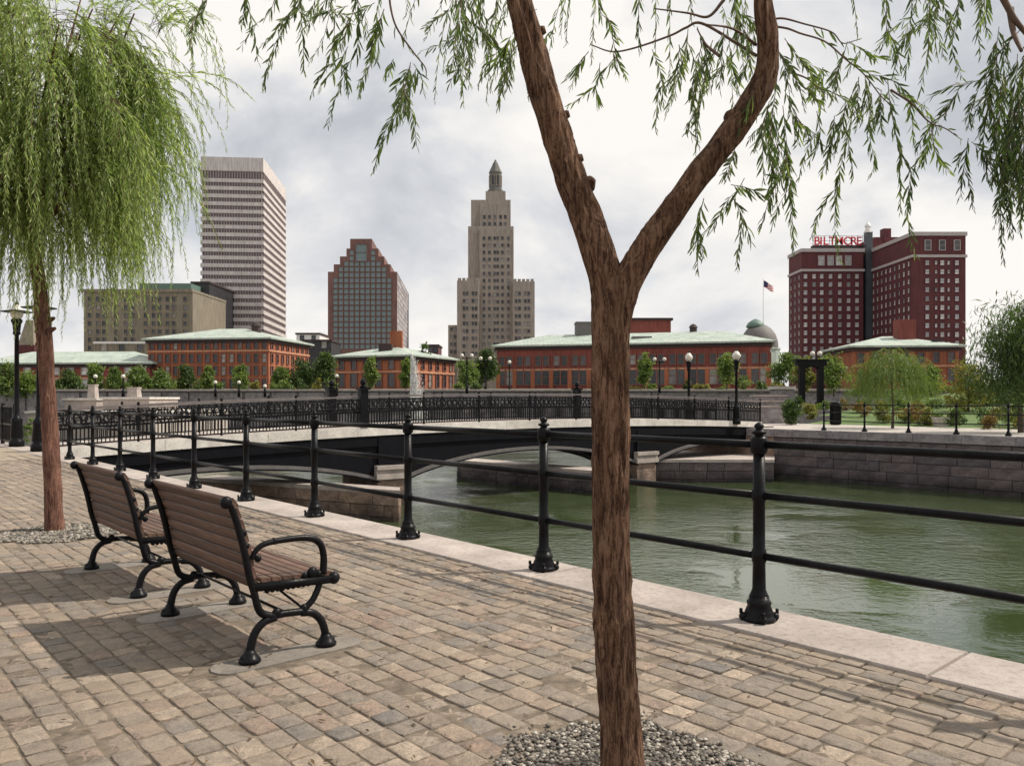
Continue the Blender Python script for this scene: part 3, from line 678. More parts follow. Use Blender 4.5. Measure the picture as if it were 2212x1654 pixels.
# ------------------------------------------------------------------ street lamps
def lamp_parts(root, h, rad=0.07, kind='brim', gr=0.17):
    b = MB(); b.lathe([(0.2, 0.004), (0.2, 0.18), (0.15, 0.22), (0.17, 0.3), (0.14, 0.7), (0.16, 0.78), (0.1, 0.86), (rad, 0.95), (rad * 0.8, h - 0.5), (rad * 1.5, h - 0.47), (rad * 1.3, h - 0.4), (rad * 1.6, h - 0.18), (0.15, h - 0.1), (0.14, h - 0.04)], seg=12)
    b.build('column', M['iron'], root, smooth=True)
    b = MB(); b.lathe([(0.1, h - 0.04), (0.16, h + 0.06), (gr, h + 0.16), (0.15, h + 0.27), (0.07, h + 0.37), (0.02, h + 0.4)], seg=14); b.build('globe', M['globe'], root, smooth=True)
    b = MB()
    if kind == 'brim':
        b.lathe([(0.16, h + 0.2), (0.42, h + 0.165), (0.43, h + 0.175), (0.16, h + 0.225)], seg=20); b.build('brim', M['iron'], root, smooth=True)
    b = MB(); b.lathe([(0.06, h + 0.38), (0.05, h + 0.42), (0.02, h + 0.46), (0.004, h + 0.54)], seg=10); b.build('finial', M['iron'], root, smooth=True)
def lamp(loc, h, label, kind='brim', gr=0.17):
    r_ = empty('street_lamp', loc); lamp_parts(r_, h, kind=kind, gr=gr); return tag(r_, label, 'lamp', 'lamps at the footbridge ends')
lamp(Vector((-14.3, 23.0, 0)), 3.72, 'black lamp with wide disc brim at the left frame edge beyond the slender trunk')
lamp(Vector((-12.44, 20.95, 0)), 3.6, 'black lamp half hidden behind the slender left trunk at the bridge corner')
lamp(Vector((10.35, 36.75, 0.2)), 3.0, 'black globe lamp at the right end of the footbridge, nearer side', 'plain', 0.22)
lamp(Vector((8.7, 39.2, 0.3)), 2.95, 'black globe lamp at the right end of the footbridge, farther side', 'plain', 0.2)
# railing on the near bank beyond the bridge
fx = tag(empty('railing', (-14.3, 23.0, 0)), 'black iron railing panel beyond the lamp at the left frame edge', 'railing')
d_ = Vector((-0.662, 0.749, 0))
for k in range(3):
    b = MB(); b.box(d_ * (1.9 * k + 0.3) + Vector((0, 0, 0.62)), (0.1, 0.1, 1.24), d_); b.build('post', M['iron'], fx)
    if k < 2:
        for z in (0.12, 0.62, 1.16):
            b = MB(); b.box(d_ * (1.9 * k + 1.25) + Vector((0, 0, z)), (1.8, 0.05, 0.06), d_); b.build('rail', M['iron'], fx)
        b = MB()
        for j in range(1, 9): b.box(d_ * (1.9 * k + 0.3 + j * 0.21) + Vector((0, 0, 0.64)), (0.03, 0.03, 0.98), d_)
        b.build('baluster_panel', M['iron'], fx)['kind'] = 'stuff'

# ------------------------------------------------------------------ benches
def catmull(pts, n=6):
    out = []; P_ = [Vector(p) for p in pts]; P_ = [P_[0] * 2 - P_[1]] + P_ + [P_[-1] * 2 - P_[-2]]
    for i in range(1, len(P_) - 2):
        for k in range(n):
            t_ = k / n; a_, b_, c_, d__ = P_[i - 1], P_[i], P_[i + 1], P_[i + 2]
            out.append(0.5 * ((2 * b_) + (c_ - a_) * t_ + (2 * a_ - 5 * b_ + 4 * c_ - d__) * t_ ** 2 + (3 * b_ - 3 * c_ + d__ - a_) * t_ ** 3))
    out.append(P_[-2]); return out
BLEN = 1.235
def bench_proto():
    """local: x along the bench (far end = +x), y = towards the front, z up; origin at the rear foot of the near end"""
    r_ = empty('park_bench')
    def sw(b, pts, r0, r1=None, n=6):
        cp = catmull([(0, p[0], p[1]) for p in pts], n); m = len(cp); r1 = r1 or r0
        b.tube(cp, [r0 + (r1 - r0) * i / (m - 1) for i in range(m)], 8, flat=0.9, up=(1, 0, 0))
    for x0 in (0.0, BLEN):
        b = MB()
        sw(b, [(0.11, 0.222), (0.2, 0.226), (0.33, 0.217)], 0.021)                                  # base rail
        sw(b, [(0.13, 0.222), (0.06, 0.262), (0.026, 0.375), (0.0, 0.465), (-0.026, 0.595), (-0.06, 0.725), (-0.094, 0.83), (-0.118, 0.862)], 0.021, 0.019)
        sw(b, [(0.3, 0.22), (0.365, 0.27), (0.402, 0.335), (0.415, 0.385)], 0.019)
        b.box((0, 0.255, 0.384), (0.034, 0.48, 0.042), ay=(0, 1, -0.05))                            # seat rail
        b.sphere((0, 0.5, 0.376), 0.036, 10, 6, (0.8, 1, 1)); b.sphere((0, 0.365, 0.425), 0.033, 8, 6, (0.7, 1, 1))
        b.sphere((0, 0.405, 0.41), 0.025, 8, 6, (0.7, 1, 1)); b.sphere((0, 0.32, 0.414), 0.02, 8, 6, (0.7, 1, 1))
        b.sphere((0, -0.122, 0.858), 0.034, 10, 6, (0.75, 1, 1)); b.sphere((0, -0.03, 0.69), 0.02, 8, 5, (0.7, 1, 1)); b.sphere((0, -0.015, 0.62), 0.018, 8, 5, (0.7, 1, 1))
        b.sphere((0, 0.155, 0.236), 0.03, 8, 5, (0.7, 1, 1)); b.sphere((0, 0.315, 0.232), 0.028, 8, 5, (0.7, 1, 1))
        for k in range(9): b.sphere((0, 0.1 + 0.03 * k, 0.366), 0.015, 6, 4, (1.2, 1, 1))
        e_ = b.build('end_frame', M['iron'], r_, loc=(x0, 0, 0), smooth=True)
        b = MB(); sw(b, [(0.02, 0.545), (0.035, 0.585), (0.085, 0.618), (0.2, 0.628), (0.34, 0.622), (0.41, 0.585), (0.435, 0.51), (0.432, 0.41)], 0.014, 0.022)
        b.sphere((0, 0.05, 0.545), 0.02, 8, 5, (0.7, 1, 1)); b.sphere((0, 0.14, 0.63), 0.017, 8, 5)
        b.build('armrest', M['iron'], e_, smooth=True)
        b = MB(); sw(b, [(0.15, 0.215), (0.08, 0.2), (0.03, 0.148), (0.008, 0.07), (0.006, 0.02)], 0.022, 0.026); b.lathe([(0.058, 0.005), (0.058, 0.022), (0.045, 0.034), (0.032, 0.055), (0.026, 0.07)], (0, 0.004, 0), 12); b.sphere((0, -0.03, 0.032), 0.02, 8, 5)
        b.build('leg', M['iron'], e_, smooth=True)
        b = MB(); sw(b, [(0.3, 0.212), (0.365, 0.2), (0.42, 0.148), (0.446, 0.07), (0.448, 0.02)], 0.021, 0.025); b.lathe([(0.058, 0.005), (0.058, 0.022), (0.045, 0.034), (0.032, 0.055), (0.026, 0.07)], (0, 0.45, 0), 12); b.sphere((0, 0.485, 0.032), 0.02, 8, 5)
        b.build('leg', M['iron'], e_, smooth=True)
    # slats with rounded edges, profile (y,z) extruded along x
    def slat(name, c_, dirv, w, th, ext=0.012):
        dv = Vector((0, dirv[0], dirv[1])).normalized(); nv = Vector((0, -dv.z, dv.y)); prof = []
        ch = th * 0.3
        for (a_, b_) in ((-w / 2 + ch, -th / 2), (w / 2 - ch, -th / 2), (w / 2, -th / 2 + ch), (w / 2, th / 2 - ch), (w / 2 - ch, th / 2), (-w / 2 + ch, th / 2), (-w / 2, th / 2 - ch), (-w / 2, -th / 2 + ch)):
            prof.append(dv * a_ + nv * b_)
        b = MB(); b.ring([[p + Vector((x, 0, 0)) for p in prof] for x in (-ext, BLEN / 2, BLEN + ext)])
        b.build(name, M['wood'], r_, loc=(0, c_[0], c_[1]))
    spine = catmull([(0, 0.052, 0.375), (0, 0.022, 0.465), (0, -0.002, 0.595), (0, -0.038, 0.725), (0, -0.08, 0.835), (0, -0.112, 0.878)], 12)
    tot = sum((spine[i + 1] - spine[i]).length for i in range(len(spine) - 1)); ns_ = 8
    def at(d_):
        for i in range(len(spine) - 1):
            L_ = (spine[i + 1] - spine[i]).length
            if d_ <= L_ or i == len(spine) - 2: return spine[i] + (spine[i + 1] - spine[i]) * (d_ / L_), (spine[i + 1] - spine[i])
            d_ -= L_
    for k in range(ns_):
        p, t_ = at(tot * (k + 0.5) / ns_); slat('back_slat', (p.y + 0.004, p.z), (t_.y, t_.z), tot / ns_ - 0.0035, 0.026, 0.014 if k == ns_ - 1 else -0.004)
    for k in range(7):
        y = 0.095 + k * 0.062; slat('seat_slat', (y, 0.416 - 0.05 * (y - 0.25)), (1, -0.05), 0.055, 0.024, -0.002)
    b = MB(); b.tube([(0, 0.2, 0.235), (BLEN, 0.2, 0.235)], 0.008, 8); b.build('tie_rod', M['iron'], r_, smooth=True)
    b = MB(); b.tube([(0, 0.31, 0.235), (BLEN * 0.5, 0.25, 0.39)], 0.007, 8); b.tube([(BLEN, 0.31, 0.235), (BLEN * 0.5, 0.25, 0.39)], 0.007, 8); b.build('brace', M['iron'], r_, smooth=True)
    return r_
bench = bench_proto(); bp = bench_frame_pos()
for i in range(2):
    o = bench if i == 0 else copy_tree(bench)
    # local x -> UV (towards the far end), local y -> NV (front): a mirrored-free frame
    o.matrix_world = Matrix(((UV.x, NV.x, 0, bp[i][0]), (UV.y, NV.y, 0, bp[i][1]), (0, 0, 1, 0.002), (0, 0, 0, 1)))
    tag(o, ['nearer wood-slat bench with black iron arms, its whole right end in view', 'farther wood-slat bench with black iron arms, beside the slender left tree'][i], 'bench', 'benches facing the river')

# ------------------------------------------------------------------ tree pits
def gravel(center, rad, n, smin, smax, label, par_name):
    b = MB(); b.lathe([(0.01, -0.012), (rad * 1.04, -0.012), (rad * 1.04, -0.008), (0.01, 0.004)], center, 24)
    o = b.build(par_name, M['soil']); tag(o, kind='structure')
    ico = bmesh.new(); bmesh.ops.create_icosphere(ico, subdivisions=1, radius=1.0); iv = np.array([v.co[:] for v in ico.verts]); iff = np.array([[v.index for v in f.verts] for f in ico.faces]); ico.free()
    V = []; F = []; A = []
    for k in range(n):
        t_ = nrng.random() * 6.283; rr = rad * math.sqrt(nrng.random()) * (1.02 + 0.05 * math.sin(5 * t_ + 1) + 0.04 * math.sin(11 * t_)); rr += (nrng.random() < 0.03) * nrng.random() * 0.14; s_ = nrng.uniform(smin, smax)
        sc = np.array([nrng.uniform(0.7, 1.3), nrng.uniform(0.7, 1.3), nrng.uniform(0.5, 0.8)]) * s_
        v = iv * (1 + nrng.uniform(-0.2, 0.2, iv.shape)) * sc; th = nrng.random() * 6.28; c_, s__ = math.cos(th), math.sin(th)
        v = np.stack([v[:, 0] * c_ - v[:, 1] * s__, v[:, 0] * s__ + v[:, 1] * c_, v[:, 2]], 1) + np.array([center.x + rr * math.cos(t_), center.y + rr * math.sin(t_), s_ * 0.3])
        F.append(iff + len(V) * len(iv)); V.append(v); A.append(np.full(len(iff), nrng.random()))
    me = np_mesh('gravel', np.concatenate(V), np.concatenate(F), M['gravel'], np.concatenate(A))
    g = link('gravel', me); tag(g, label, 'gravel', kind='stuff')
gravel(PIT2, PR2, 4600, 0.0045, 0.012, 'grey gravel in the round pit at the foot of the forked trunk', 'tree_pit')
gravel(PIT1, PR1, 1800, 0.010, 0.022, 'grey-brown gravel in the pit at the foot of the slender left tree', 'tree_pit')

# ------------------------------------------------------------------ willows
def bark_tube(pts, rad, seg=40, step=0.012, amp=0.007, seed=0, fa=22.0, fz=3.4):
    cp = []; cr = []
    P_ = [Vector(p) for p in pts]; sp = catmull(P_, 16)
    for i in range(len(sp)): 
        q = min(i / 16.0, len(rad) - 1.001); k = int(q); t_ = q - k; t_ = t_ * t_ * (3 - 2 * t_); cr.append(rad[k] * (1 - t_) + rad[k + 1] * t_)
    out = []; orr = []
    for i in range(len(sp) - 1):
        L_ = (sp[i + 1] - sp[i]).length; m = max(1, int(L_ / step))
        for j in range(m): t_ = j / m; out.append(sp[i].lerp(sp[i + 1], t_)); orr.append(cr[i] * (1 - t_) + cr[i + 1] * t_)
    out.append(sp[-1]); orr.append(cr[-1])
    b = MB(); rings = []; prev = Vector((1, 0, 0)); n = len(out); dist = 0.0
    for i, p in enumerate(out):
        d = (out[min(i + 3, n - 1)] - out[max(i - 3, 0)]).normalized(); a_ = (prev - d * prev.dot(d)).normalized(); prev = a_; bb = d.cross(a_)
        if i: dist += (p - out[i - 1]).length
        rg = []
        for k in range(seg):
            t_ = 2 * math.pi * k / seg; c_, s__ = math.cos(t_), math.sin(t_); r0 = orr[i]
            q = Vector((c_ * r0 * fa, s__ * r0 * fa, dist * fz + seed * 9.1))
            w_ = noise.noise(q * 0.35 + Vector((5, 1, 2))) * 1.2
            v = noise.noise(q + Vector((w_, w_, w_))); v2 = noise.noise(q * 2.3 + Vector((seed, 3, 1))); v3 = noise.noise(Vector((c_ * 1.4, s__ * 1.4, dist * 2.2 + seed)))
            dsp = amp * (0.8 - 2.4 * abs(v) ** 0.8) * 0.75 + amp * 0.45 * v2 + r0 * 0.075 * v3
            rg.append(p + (a_ * c_ + bb * s__) * (r0 + dsp))
        rings.append(rg)
    b.ring(rings); return b
def stub(p, d, r_, L_, parent, mat):
    b = MB(); d = Vector(d).normalized(); p = Vector(p)
    pts = [p - d * L_ * 0.6, p, p + d * L_ * 0.6, p + d * L_]; b.tube(pts, [r_ * 1.5, r_ * 1.25, r_ * 0.95, r_ * 0.75], 9); b.build('branch_stub', mat, parent, smooth=True)

class Leaves:
    def __init__(s): s.p = []; s.d = []; s.n = []; s.L = []; s.w = []
    def add(s, p, d, n, L_, w): s.p.append(p); s.d.append(d); s.n.append(n); s.L.append(L_); s.w.append(w)
    def arrays(s):
        p = np.array(s.p, float); d = np.array(s.d, float); n = np.array(s.n, float); L_ = np.array(s.L)[:, None]; w = np.array(s.w)[:, None]
        d /= np.linalg.norm(d, axis=1, keepdims=True) + 1e-9; sd = np.cross(d, n); sd /= np.linalg.norm(sd, axis=1, keepdims=True) + 1e-9; nn = np.cross(sd, d)
        return p, d, sd, nn, L_, w
    def mesh(s, name, mat, idx=None):
        p, d, sd, nn, L_, w = s.arrays()
        if idx is not None: p, d, sd, nn, L_, w = p[idx], d[idx], sd[idx], nn[idx], L_[idx], w[idx]
        N = len(p); V = np.zeros((N, 6, 3))
        V[:, 0] = p; V[:, 1] = p + d * L_ * 0.38 + sd * w * 0.5 + nn * w * 0.12; V[:, 2] = p + d * L_ * 0.72 + sd * w * 0.34 - nn * L_ * 0.02
        V[:, 3] = p + d * L_ - nn * L_ * 0.09; V[:, 4] = p + d * L_ * 0.72 - sd * w * 0.34 - nn * L_ * 0.02; V[:, 5] = p + d * L_ * 0.38 - sd * w * 0.5 + nn * w * 0.12
        base = (np.arange(N) * 6)[:, None]; q1 = base + np.array([0, 1, 2, 3]); q2 = base + np.array([0, 3, 4, 5])
        F = np.stack([q1, q2], 1).reshape(-1, 4); A = np.repeat(nrng.random(N), 2)
        return np_mesh(name, V.reshape(-1, 3), F, mat, A)
def leaf_along(pts, LV, Ll, w, spacing, spread=0.6, jitter=0.25, start=0.1, hang=0.35):
    """alternate leaves along a strand"""
    acc = 0.0; side = 1; tot = sum((pts[i + 1] - pts[i]).length for i in range(len(pts) - 1)); run = 0.0
    for i in range(len(pts) - 1):
        seg = pts[i + 1] - pts[i]; L_ = seg.length
        if L_ < 1e-6: continue
        d = seg / L_; u = 0.0
        while acc + (L_ - u) >= spacing:
            u += spacing - acc; acc = 0.0
            frac = (run + u) / tot
            if frac < start or rng.random() < 0.12: continue
            p = pts[i] + d * u
            rv = Vector((rng.gauss(0, 1), rng.gauss(0, 1), rng.gauss(0, 0.5))); o_ = rv - d * rv.dot(d)
            o_.normalize(); side = -side
            dd = d + o_ * rng.uniform(0.35, spread) * 1.3 + Vector((rng.gauss(0, jitter * 0.5), rng.gauss(0, jitter * 0.5), -hang))
            nrm = Vector((rng.gauss(0, 1), rng.gauss(0, 1), rng.gauss(0, 0.6) + 0.8))
            sc = (1.0 - 0.45 * max(0, frac - 0.6) / 0.4) * rng.uniform(0.75, 1.15)
            LV.add(p, dd, nrm, Ll * sc, w * sc)
        acc += L_ - u; run += L_

# --- tree with the forked trunk
YT = 2.95
def PT(x, y, dy=0.0): return P(x, y, YT + dy)
willow2 = tag(empty('willow_tree', (WX(1346, YT), YT, 0)), 'forked willow with thick furrowed trunk standing in the middle foreground', 'tree')
off = -willow2.location
def tput(b, name, mat, parent, off_, smooth=True):
    o = b.build(name, mat, parent, smooth=smooth); o.location = off_; return o
k_ = YT / FD
trunk_pts = [(1349, 1740), (1344, 1640), (1335, 1500), (1321, 1250), (1317, 1000), (1317, 800), (1317, 680), (1307, 590), (1268, 475), (1237, 395), (1206, 300), (1170, 185), (1142, 80), (1112, -40), (1070, -220), (1010, -520)]
trunk_r = [54, 44.5, 42, 40, 38.5, 38.5, 39.5, 34.5, 32.5, 32, 30.5, 29, 27.5, 26, 22, 10]
tput(bark_tube([PT(x, y) for x, y in trunk_pts], [r_ * k_ for r_ in trunk_r], 84, 0.007, 0.0105, 1, 31.0, 4.2), 'trunk', M['bark'], willow2, off)
limb_pts = [(1318, 730), (1338, 645), (1362, 590), (1400, 528), (1450, 458), (1510, 378), (1570, 300), (1622, 226), (1654, 160), (1658, 90), (1648, 0), (1645, -150), (1680, -420)]
limb_r = [30, 33, 31, 28.5, 27.5, 27, 26.5, 25.5, 23.5, 21, 19, 17, 8]
tput(bark_tube([PT(x, y, -0.01) for x, y in limb_pts], [r_ * k_ for r_ in limb_r], 72, 0.007, 0.0085, 4, 31.0, 4.2), 'limb', M['bark'], willow2, off)
for (x, y, dxx, r_, L_) in ((1243, 345, 1, 0.017, 0.028), (1217, 250, 1, 0.016, 0.022), (1162, 70, 1, 0.018, 0.028), (1573, 252, -1, 0.022, 0.012), (1272, 395, 0.2, 0.022, 0.02)):
    b = MB(); p = PT(x, y) - willow2.location; stub(p, (dxx, -0.25, 0.25), r_, L_, willow2, M['bark'])
Z3 = lambda a_: [(345.5 + x * .3384, y * .3384) for x, y in a_]
Z1 = lambda a_: [(978.9 + x * .4873, y * .4873) for x, y in a_]
Z2 = lambda a_: [(1554.7 + x * .3481, y * .3481) for x, y in a_]
ST = []   # (polyline in photo columns/rows, leafy?, depth)
left = [[(300, 0), (220, 130), (190, 330)], [(545, 0), (515, 170)], [(730, 0), (600, 170), (510, 310)], [(900, 0), (800, 130), (650, 290)], [(860, 0), (780, 140), (740, 300), (650, 570)], [(900, -20), (880, 60), (930, 110)],
    [(1100, 0), (1060, 180), (1030, 280), (950, 410)], [(1200, 40), (1090, 70), (1000, 95)], [(1260, 0), (1260, 300), (1200, 420), (1130, 600), (1070, 800)], [(1200, 300), (1130, 420), (1010, 570)], [(1240, 60), (1180, 220), (1140, 340)],
    [(1370, 20), (1280, 70), (1200, 100)], [(1400, 0), (1370, 240), (1340, 420), (1260, 550)], [(1430, 60), (1360, 250), (1330, 400)], [(1490, 380), (1460, 430), (1420, 500)], [(1600, 400), (1560, 560), (1530, 660), (1480, 800), (1410, 940)],
    [(1600, 430), (1540, 500), (1500, 570)], [(1620, 410), (1670, 500), (1680, 600)], [(1850, 70), (1770, 120), (1690, 180)], [(1920, 0), (1890, 200), (1830, 270), (1660, 330)], [(1900, 150), (1870, 380), (1830, 450)], [(1960, 130), (2060, 210), (2110, 350)],
    [(2000, 0), (1990, 350), (1940, 540)], [(1930, 60), (1960, 260), (1990, 390)], [(2150, 0), (2140, 140), (2180, 200)], [(2240, 230), (2180, 340), (2120, 440)], [(2260, 300), (2200, 480), (2160, 650)], [(1080, 0), (1150, 90), (1170, 180)], [(1560, 540), (1540, 620), (1560, 730)], [(990, 0), (940, 80), (930, 170)]]
for a_ in left: ST.append((Z3(a_), 1, 'L'))
ST.append((Z3([(1465, -60), (1470, 40), (1510, 180), (1620, 340), (1690, 430), (1700, 490)]), 2, 'L'))
mid = [[(60, 0), (50, 180), (40, 360)], [(110, 0), (90, 250)], [(130, 0), (150, 110), (120, 200)], [(250, 180), (170, 300)], [(250, 230), (200, 460)], [(20, 0), (10, 160)], [(640, 0), (690, 90), (700, 150)], [(820, 0), (820, 230)], [(600, 230), (550, 290), (500, 360)], [(650, 280), (630, 380), (510, 470)], [(700, 220), (760, 340)], [(880, 220), (920, 330), (930, 450)],
    [(1040, 130), (1030, 230), (990, 340), (950, 500)], [(1080, 120), (1120, 260), (1090, 480), (1040, 560), (1090, 650)], [(1250, 0), (1260, 200), (1200, 300), (1100, 440)], [(1200, 120), (1190, 260), (1180, 400)], [(1290, 130), (1310, 260), (1230, 370)], [(1100, 200), (1060, 400), (1070, 540)], [(1150, 180), (1090, 330), (1050, 470)], [(1000, 200), (1010, 300), (970, 420)],
    [(1250, 650), (1230, 720), (1190, 790)], [(1290, 790), (1230, 900), (1170, 970), (1070, 1090)], [(1240, 880), (1290, 980), (1320, 1080)], [(1110, 880), (1080, 1000), (1060, 1110)], [(1400, 450), (1380, 560), (1370, 640)], [(1420, 500), (1440, 700), (1400, 930)], [(1460, 470), (1490, 780), (1510, 1090)], [(1230, 820), (1290, 830), (1340, 850)], [(1330, 400), (1290, 520), (1240, 600)], [(1260, 60), (1330, 100), (1320, 230)]]
for a_ in mid: ST.append((Z1(a_), 1, 'M'))
for a_ in ([(1345, 250), (1250, 190), (1100, 105), (1030, 125), (960, 160), (800, 215), (700, 230), (610, 200)], [(1200, 0), (1130, 75), (1040, 60), (890, 40)], [(1340, 200), (1240, 130), (1120, 110)], [(1180, 250), (1120, 200), (1080, 130)]): ST.append((Z1(a_), 0, 'M'))
right = [[(90, 0), (110, 120), (140, 330)], [(400, 240), (500, 370), (650, 440)], [(360, 430), (340, 600), (320, 700), (220, 930)], [(330, 650), (310, 950), (320, 1100), (290, 1290)], [(390, 780), (420, 1050), (430, 1200), (460, 1560)], [(400, 560), (470, 720), (540, 820)], [(470, 720), (490, 820), (480, 900)], [(520, 540), (570, 580), (600, 640)],
    [(600, 690), (620, 850), (550, 1010)], [(710, 720), (690, 930), (630, 1080)], [(790, 260), (750, 400), (700, 520)], [(850, 560), (790, 850), (740, 1080), (710, 1380), (750, 1620)], [(860, 480), (850, 800)], [(940, 580), (930, 850), (960, 1000), (930, 1100)], [(1040, 500), (1060, 680), (1120, 950), (1180, 1060), (1160, 1300), (1215, 1600)], [(1300, 770), (1290, 880), (1190, 1070)], [(1310, 800), (1340, 950), (1420, 1070)],
    [(800, 260), (930, 340), (1060, 380)], [(880, 440), (960, 470), (1080, 470)], [(760, 380), (720, 460), (690, 540)], [(1000, 560), (990, 700), (1010, 830)], [(900, 470), (900, 600), (880, 760)], [(1100, 570), (1170, 620), (1180, 740)], [(350, 300), (430, 420), (500, 560)], [(300, 650), (260, 800), (210, 920)], [(420, 950), (380, 1100), (350, 1000)],
    [(1030, 0), (1030, 200), (990, 330)], [(1190, 0), (1170, 300), (1150, 480)], [(1220, 0), (1180, 120), (1120, 230)], [(1300, 0), (1290, 300), (1240, 580)], [(1480, 0), (1440, 300), (1500, 480)], [(1640, 0), (1600, 200), (1620, 350)], [(1330, 0), (1300, 100), (1340, 220)], [(1360, 0), (1300, 120), (1240, 190)], [(1650, 0), (1640, 140), (1670, 230)], [(780, 620), (760, 760), (720, 900)], [(640, 420), (600, 500), (560, 600)]]
for a_ in right: ST.append((Z2(a_), 1, 'M'))
for a_ in ([(330, 165), (420, 180), (500, 210), (650, 260), (780, 370), (890, 460), (1000, 600), (1060, 650)], [(330, 120), (400, 118), (520, 150), (690, 200), (760, 270), (850, 250)], [(1060, 560), (1180, 640), (1300, 760), (1400, 800), (1500, 870)], [(430, 450), (540, 490), (650, 580)]): ST.append((Z2(a_), 2, 'M'))
dark = [[(1860, 190), (1750, 310), (1690, 400), (1640, 480), (1540, 520), (1440, 530), (1330, 590), (1250, 650)], [(1500, 520), (1400, 700), (1300, 780)], [(1600, 560), (1560, 680), (1540, 800)], [(1700, 520), (1600, 700)], [(1540, 860), (1510, 1050), (1490, 1230)], [(1560, 880), (1640, 960), (1700, 1090)], [(1680, 480), (1660, 700), (1600, 860)]]
for k in range(46):
    x0 = 1700 + 12.0 * k * rng.uniform(0.85, 1.1); y0 = rng.uniform(150, 900); L_ = rng.uniform(300, 600)
    dark.append([(x0 + 20, y0), (x0 + rng.uniform(-30, 20), y0 + L_ * 0.5), (x0 - rng.uniform(20, 90), y0 + L_)])
dark += [[(1850, 600), (1780, 1000), (1740, 1300), (1760, 1640)], [(1890, 700), (1880, 1000), (1860, 1440)], [(1800, 900), (1760, 1100), (1700, 1420)], [(1920, 300), (1850, 520), (1800, 760)], [(1790, 1000), (1800, 1200), (1740, 1480)], [(1860, 1050), (1880, 1250), (1850, 1420)]]
for a_ in dark: ST.append((Z2(a_), 1, 'R'))
ST.append((Z2([(1700, -120), (1760, 0), (1820, 110), (1890, 200), (2000, 330), (2100, 500)]), 0, 'R')); ST.append((Z2([(1800, 60), (1820, 200), (1870, 320)]), 0, 'R'))

LVm, LVd = Leaves(), Leaves(); twm, twd = MB(), MB(); BR = []
right_root = Vector((3.3, 2.2, 0))
for pl, leafy, zone in ST:
    if zone == 'R': Y0 = rng.uniform(2.8, 3.4); dY = rng.uniform(-0.15, 0.15)
    elif zone == 'L': Y0 = rng.uniform(2.6, 3.5); dY = rng.uniform(-0.25, 0.25)
    else: Y0 = rng.uniform(2.65, 3.25) if leafy == 1 else YT; dY = rng.uniform(-0.2, 0.2)
    pts = []
    if pl[0][1] <= 2 and leafy == 1:                   # strand goes on above the picture to its branch
        ddx = rng.uniform(-40, 40); pl = [(pl[0][0] + ddx, pl[0][1] - rng.uniform(120, 260))] + pl
    for i, (x, y) in enumerate(pl):
        t_ = i / (len(pl) - 1); pts.append(P(x, y, Y0 + dY * t_))
    cp = catmull(pts, 7); n = len(cp)
    tw, LV = (twd, LVd) if zone == 'R' else (twm, LVm)
    r0 = {0: 0.0065, 1: 0.0016, 2: 0.0042}[leafy]
    if zone == 'R' and leafy == 0: r0 = 0.014
    if leafy != 1:
        bm_ = MB(); bm_.tube(cp, [r0 * (1 - 0.65 * i / n) for i in range(n)], 6); BR.append((bm_, zone))
    else: tw.tube(cp, [r0 * (1 - 0.65 * i / n) for i in range(n)], 4)
    if leafy == 1:
        leaf_along(cp, LV, 0.058, 0.0092, 0.0100, 0.6, 0.2, 0.04)
        for q_ in range(rng.randint(1, 2)):              # side shoots
            i0 = rng.randint(1, max(2, n - 8)); p = cp[i0].copy(); d = (cp[min(i0 + 1, n - 1)] - cp[i0 - 1]).normalized(); d = (d + Vector((rng.gauss(0, 0.55), rng.gauss(0, 0.4), 0.1))).normalized(); sh = [p.copy()]
            for j in range(rng.randint(3, 7)): d = (d + Vector((0, 0, -0.22))).normalized(); p = p + d * 0.032; sh.append(p.copy())
            tw.tube(sh, 0.0013, 3); leaf_along(sh, LV, 0.05, 0.0085, 0.0100, 0.6, 0.2, 0.02)
    elif leafy == 2: leaf_along(cp, LV, 0.055, 0.0095, 0.03, 0.7, 0.25, 0.3)
# crown above the picture, so the trees are whole from elsewhere
def overhead(LV, tw, cx_, cy_, n, z0, z1, rad, lo):
    for k in range(n):
        t_ = rng.uniform(0, 6.283); rr = rad * math.sqrt(rng.random()); z = rng.uniform(z0, z1)
        p = Vector((cx_ + rr * math.cos(t_), cy_ + rr * math.sin(t_), z)); d = Vector((math.cos(t_), math.sin(t_), 0.5)).normalized(); pts = [p.copy()]
        for j in range(rng.randint(7, 12)):
            d = (d + Vector((0, 0, -0.28))).normalized(); p = p + d * 0.07
            pts.append(p.copy())
            if p.z < lo: break
        tw.tube(pts, 0.0016, 4); leaf_along(pts, LV, 0.065, 0.011, 0.02, 0.6, 0.2, 0.05)
overhead(LVm, twm, 0.6, 3.1, 150, 3.3, 4.8, 1.5, 3.05)
overhead(LVd, twd, right_root.x, right_root.y, 70, 3.3, 4.6, 0.65, 3.15)
for (a_, c_) in (((1112, -40), (900, -180)), ((1142, 30), (1000, -120)), ((1648, -20), (1850, -160)), ((1645, -150), (1450, -260)), ((900, -180), (560, -110)), ((1850, -160), (2150, -120))):
    p0, p1 = PT(*a_), PT(*c_); md = (p0 + p1) / 2 + Vector((0, rng.uniform(-0.1, 0.1), 0.06)); cp = catmull([p0, md, p1], 8)
    bm_ = MB(); bm_.tube(cp, [0.02 - 0.013 * i / len(cp) for i in range(len(cp))], 7); BR.append((bm_, 'M'))
for bm_, zone in BR:
    if zone != 'R': tput(bm_, 'branch', M['twig'], willow2, off)
tput(twm, 'twigs', M['twig'], willow2, off)['kind'] = 'stuff'
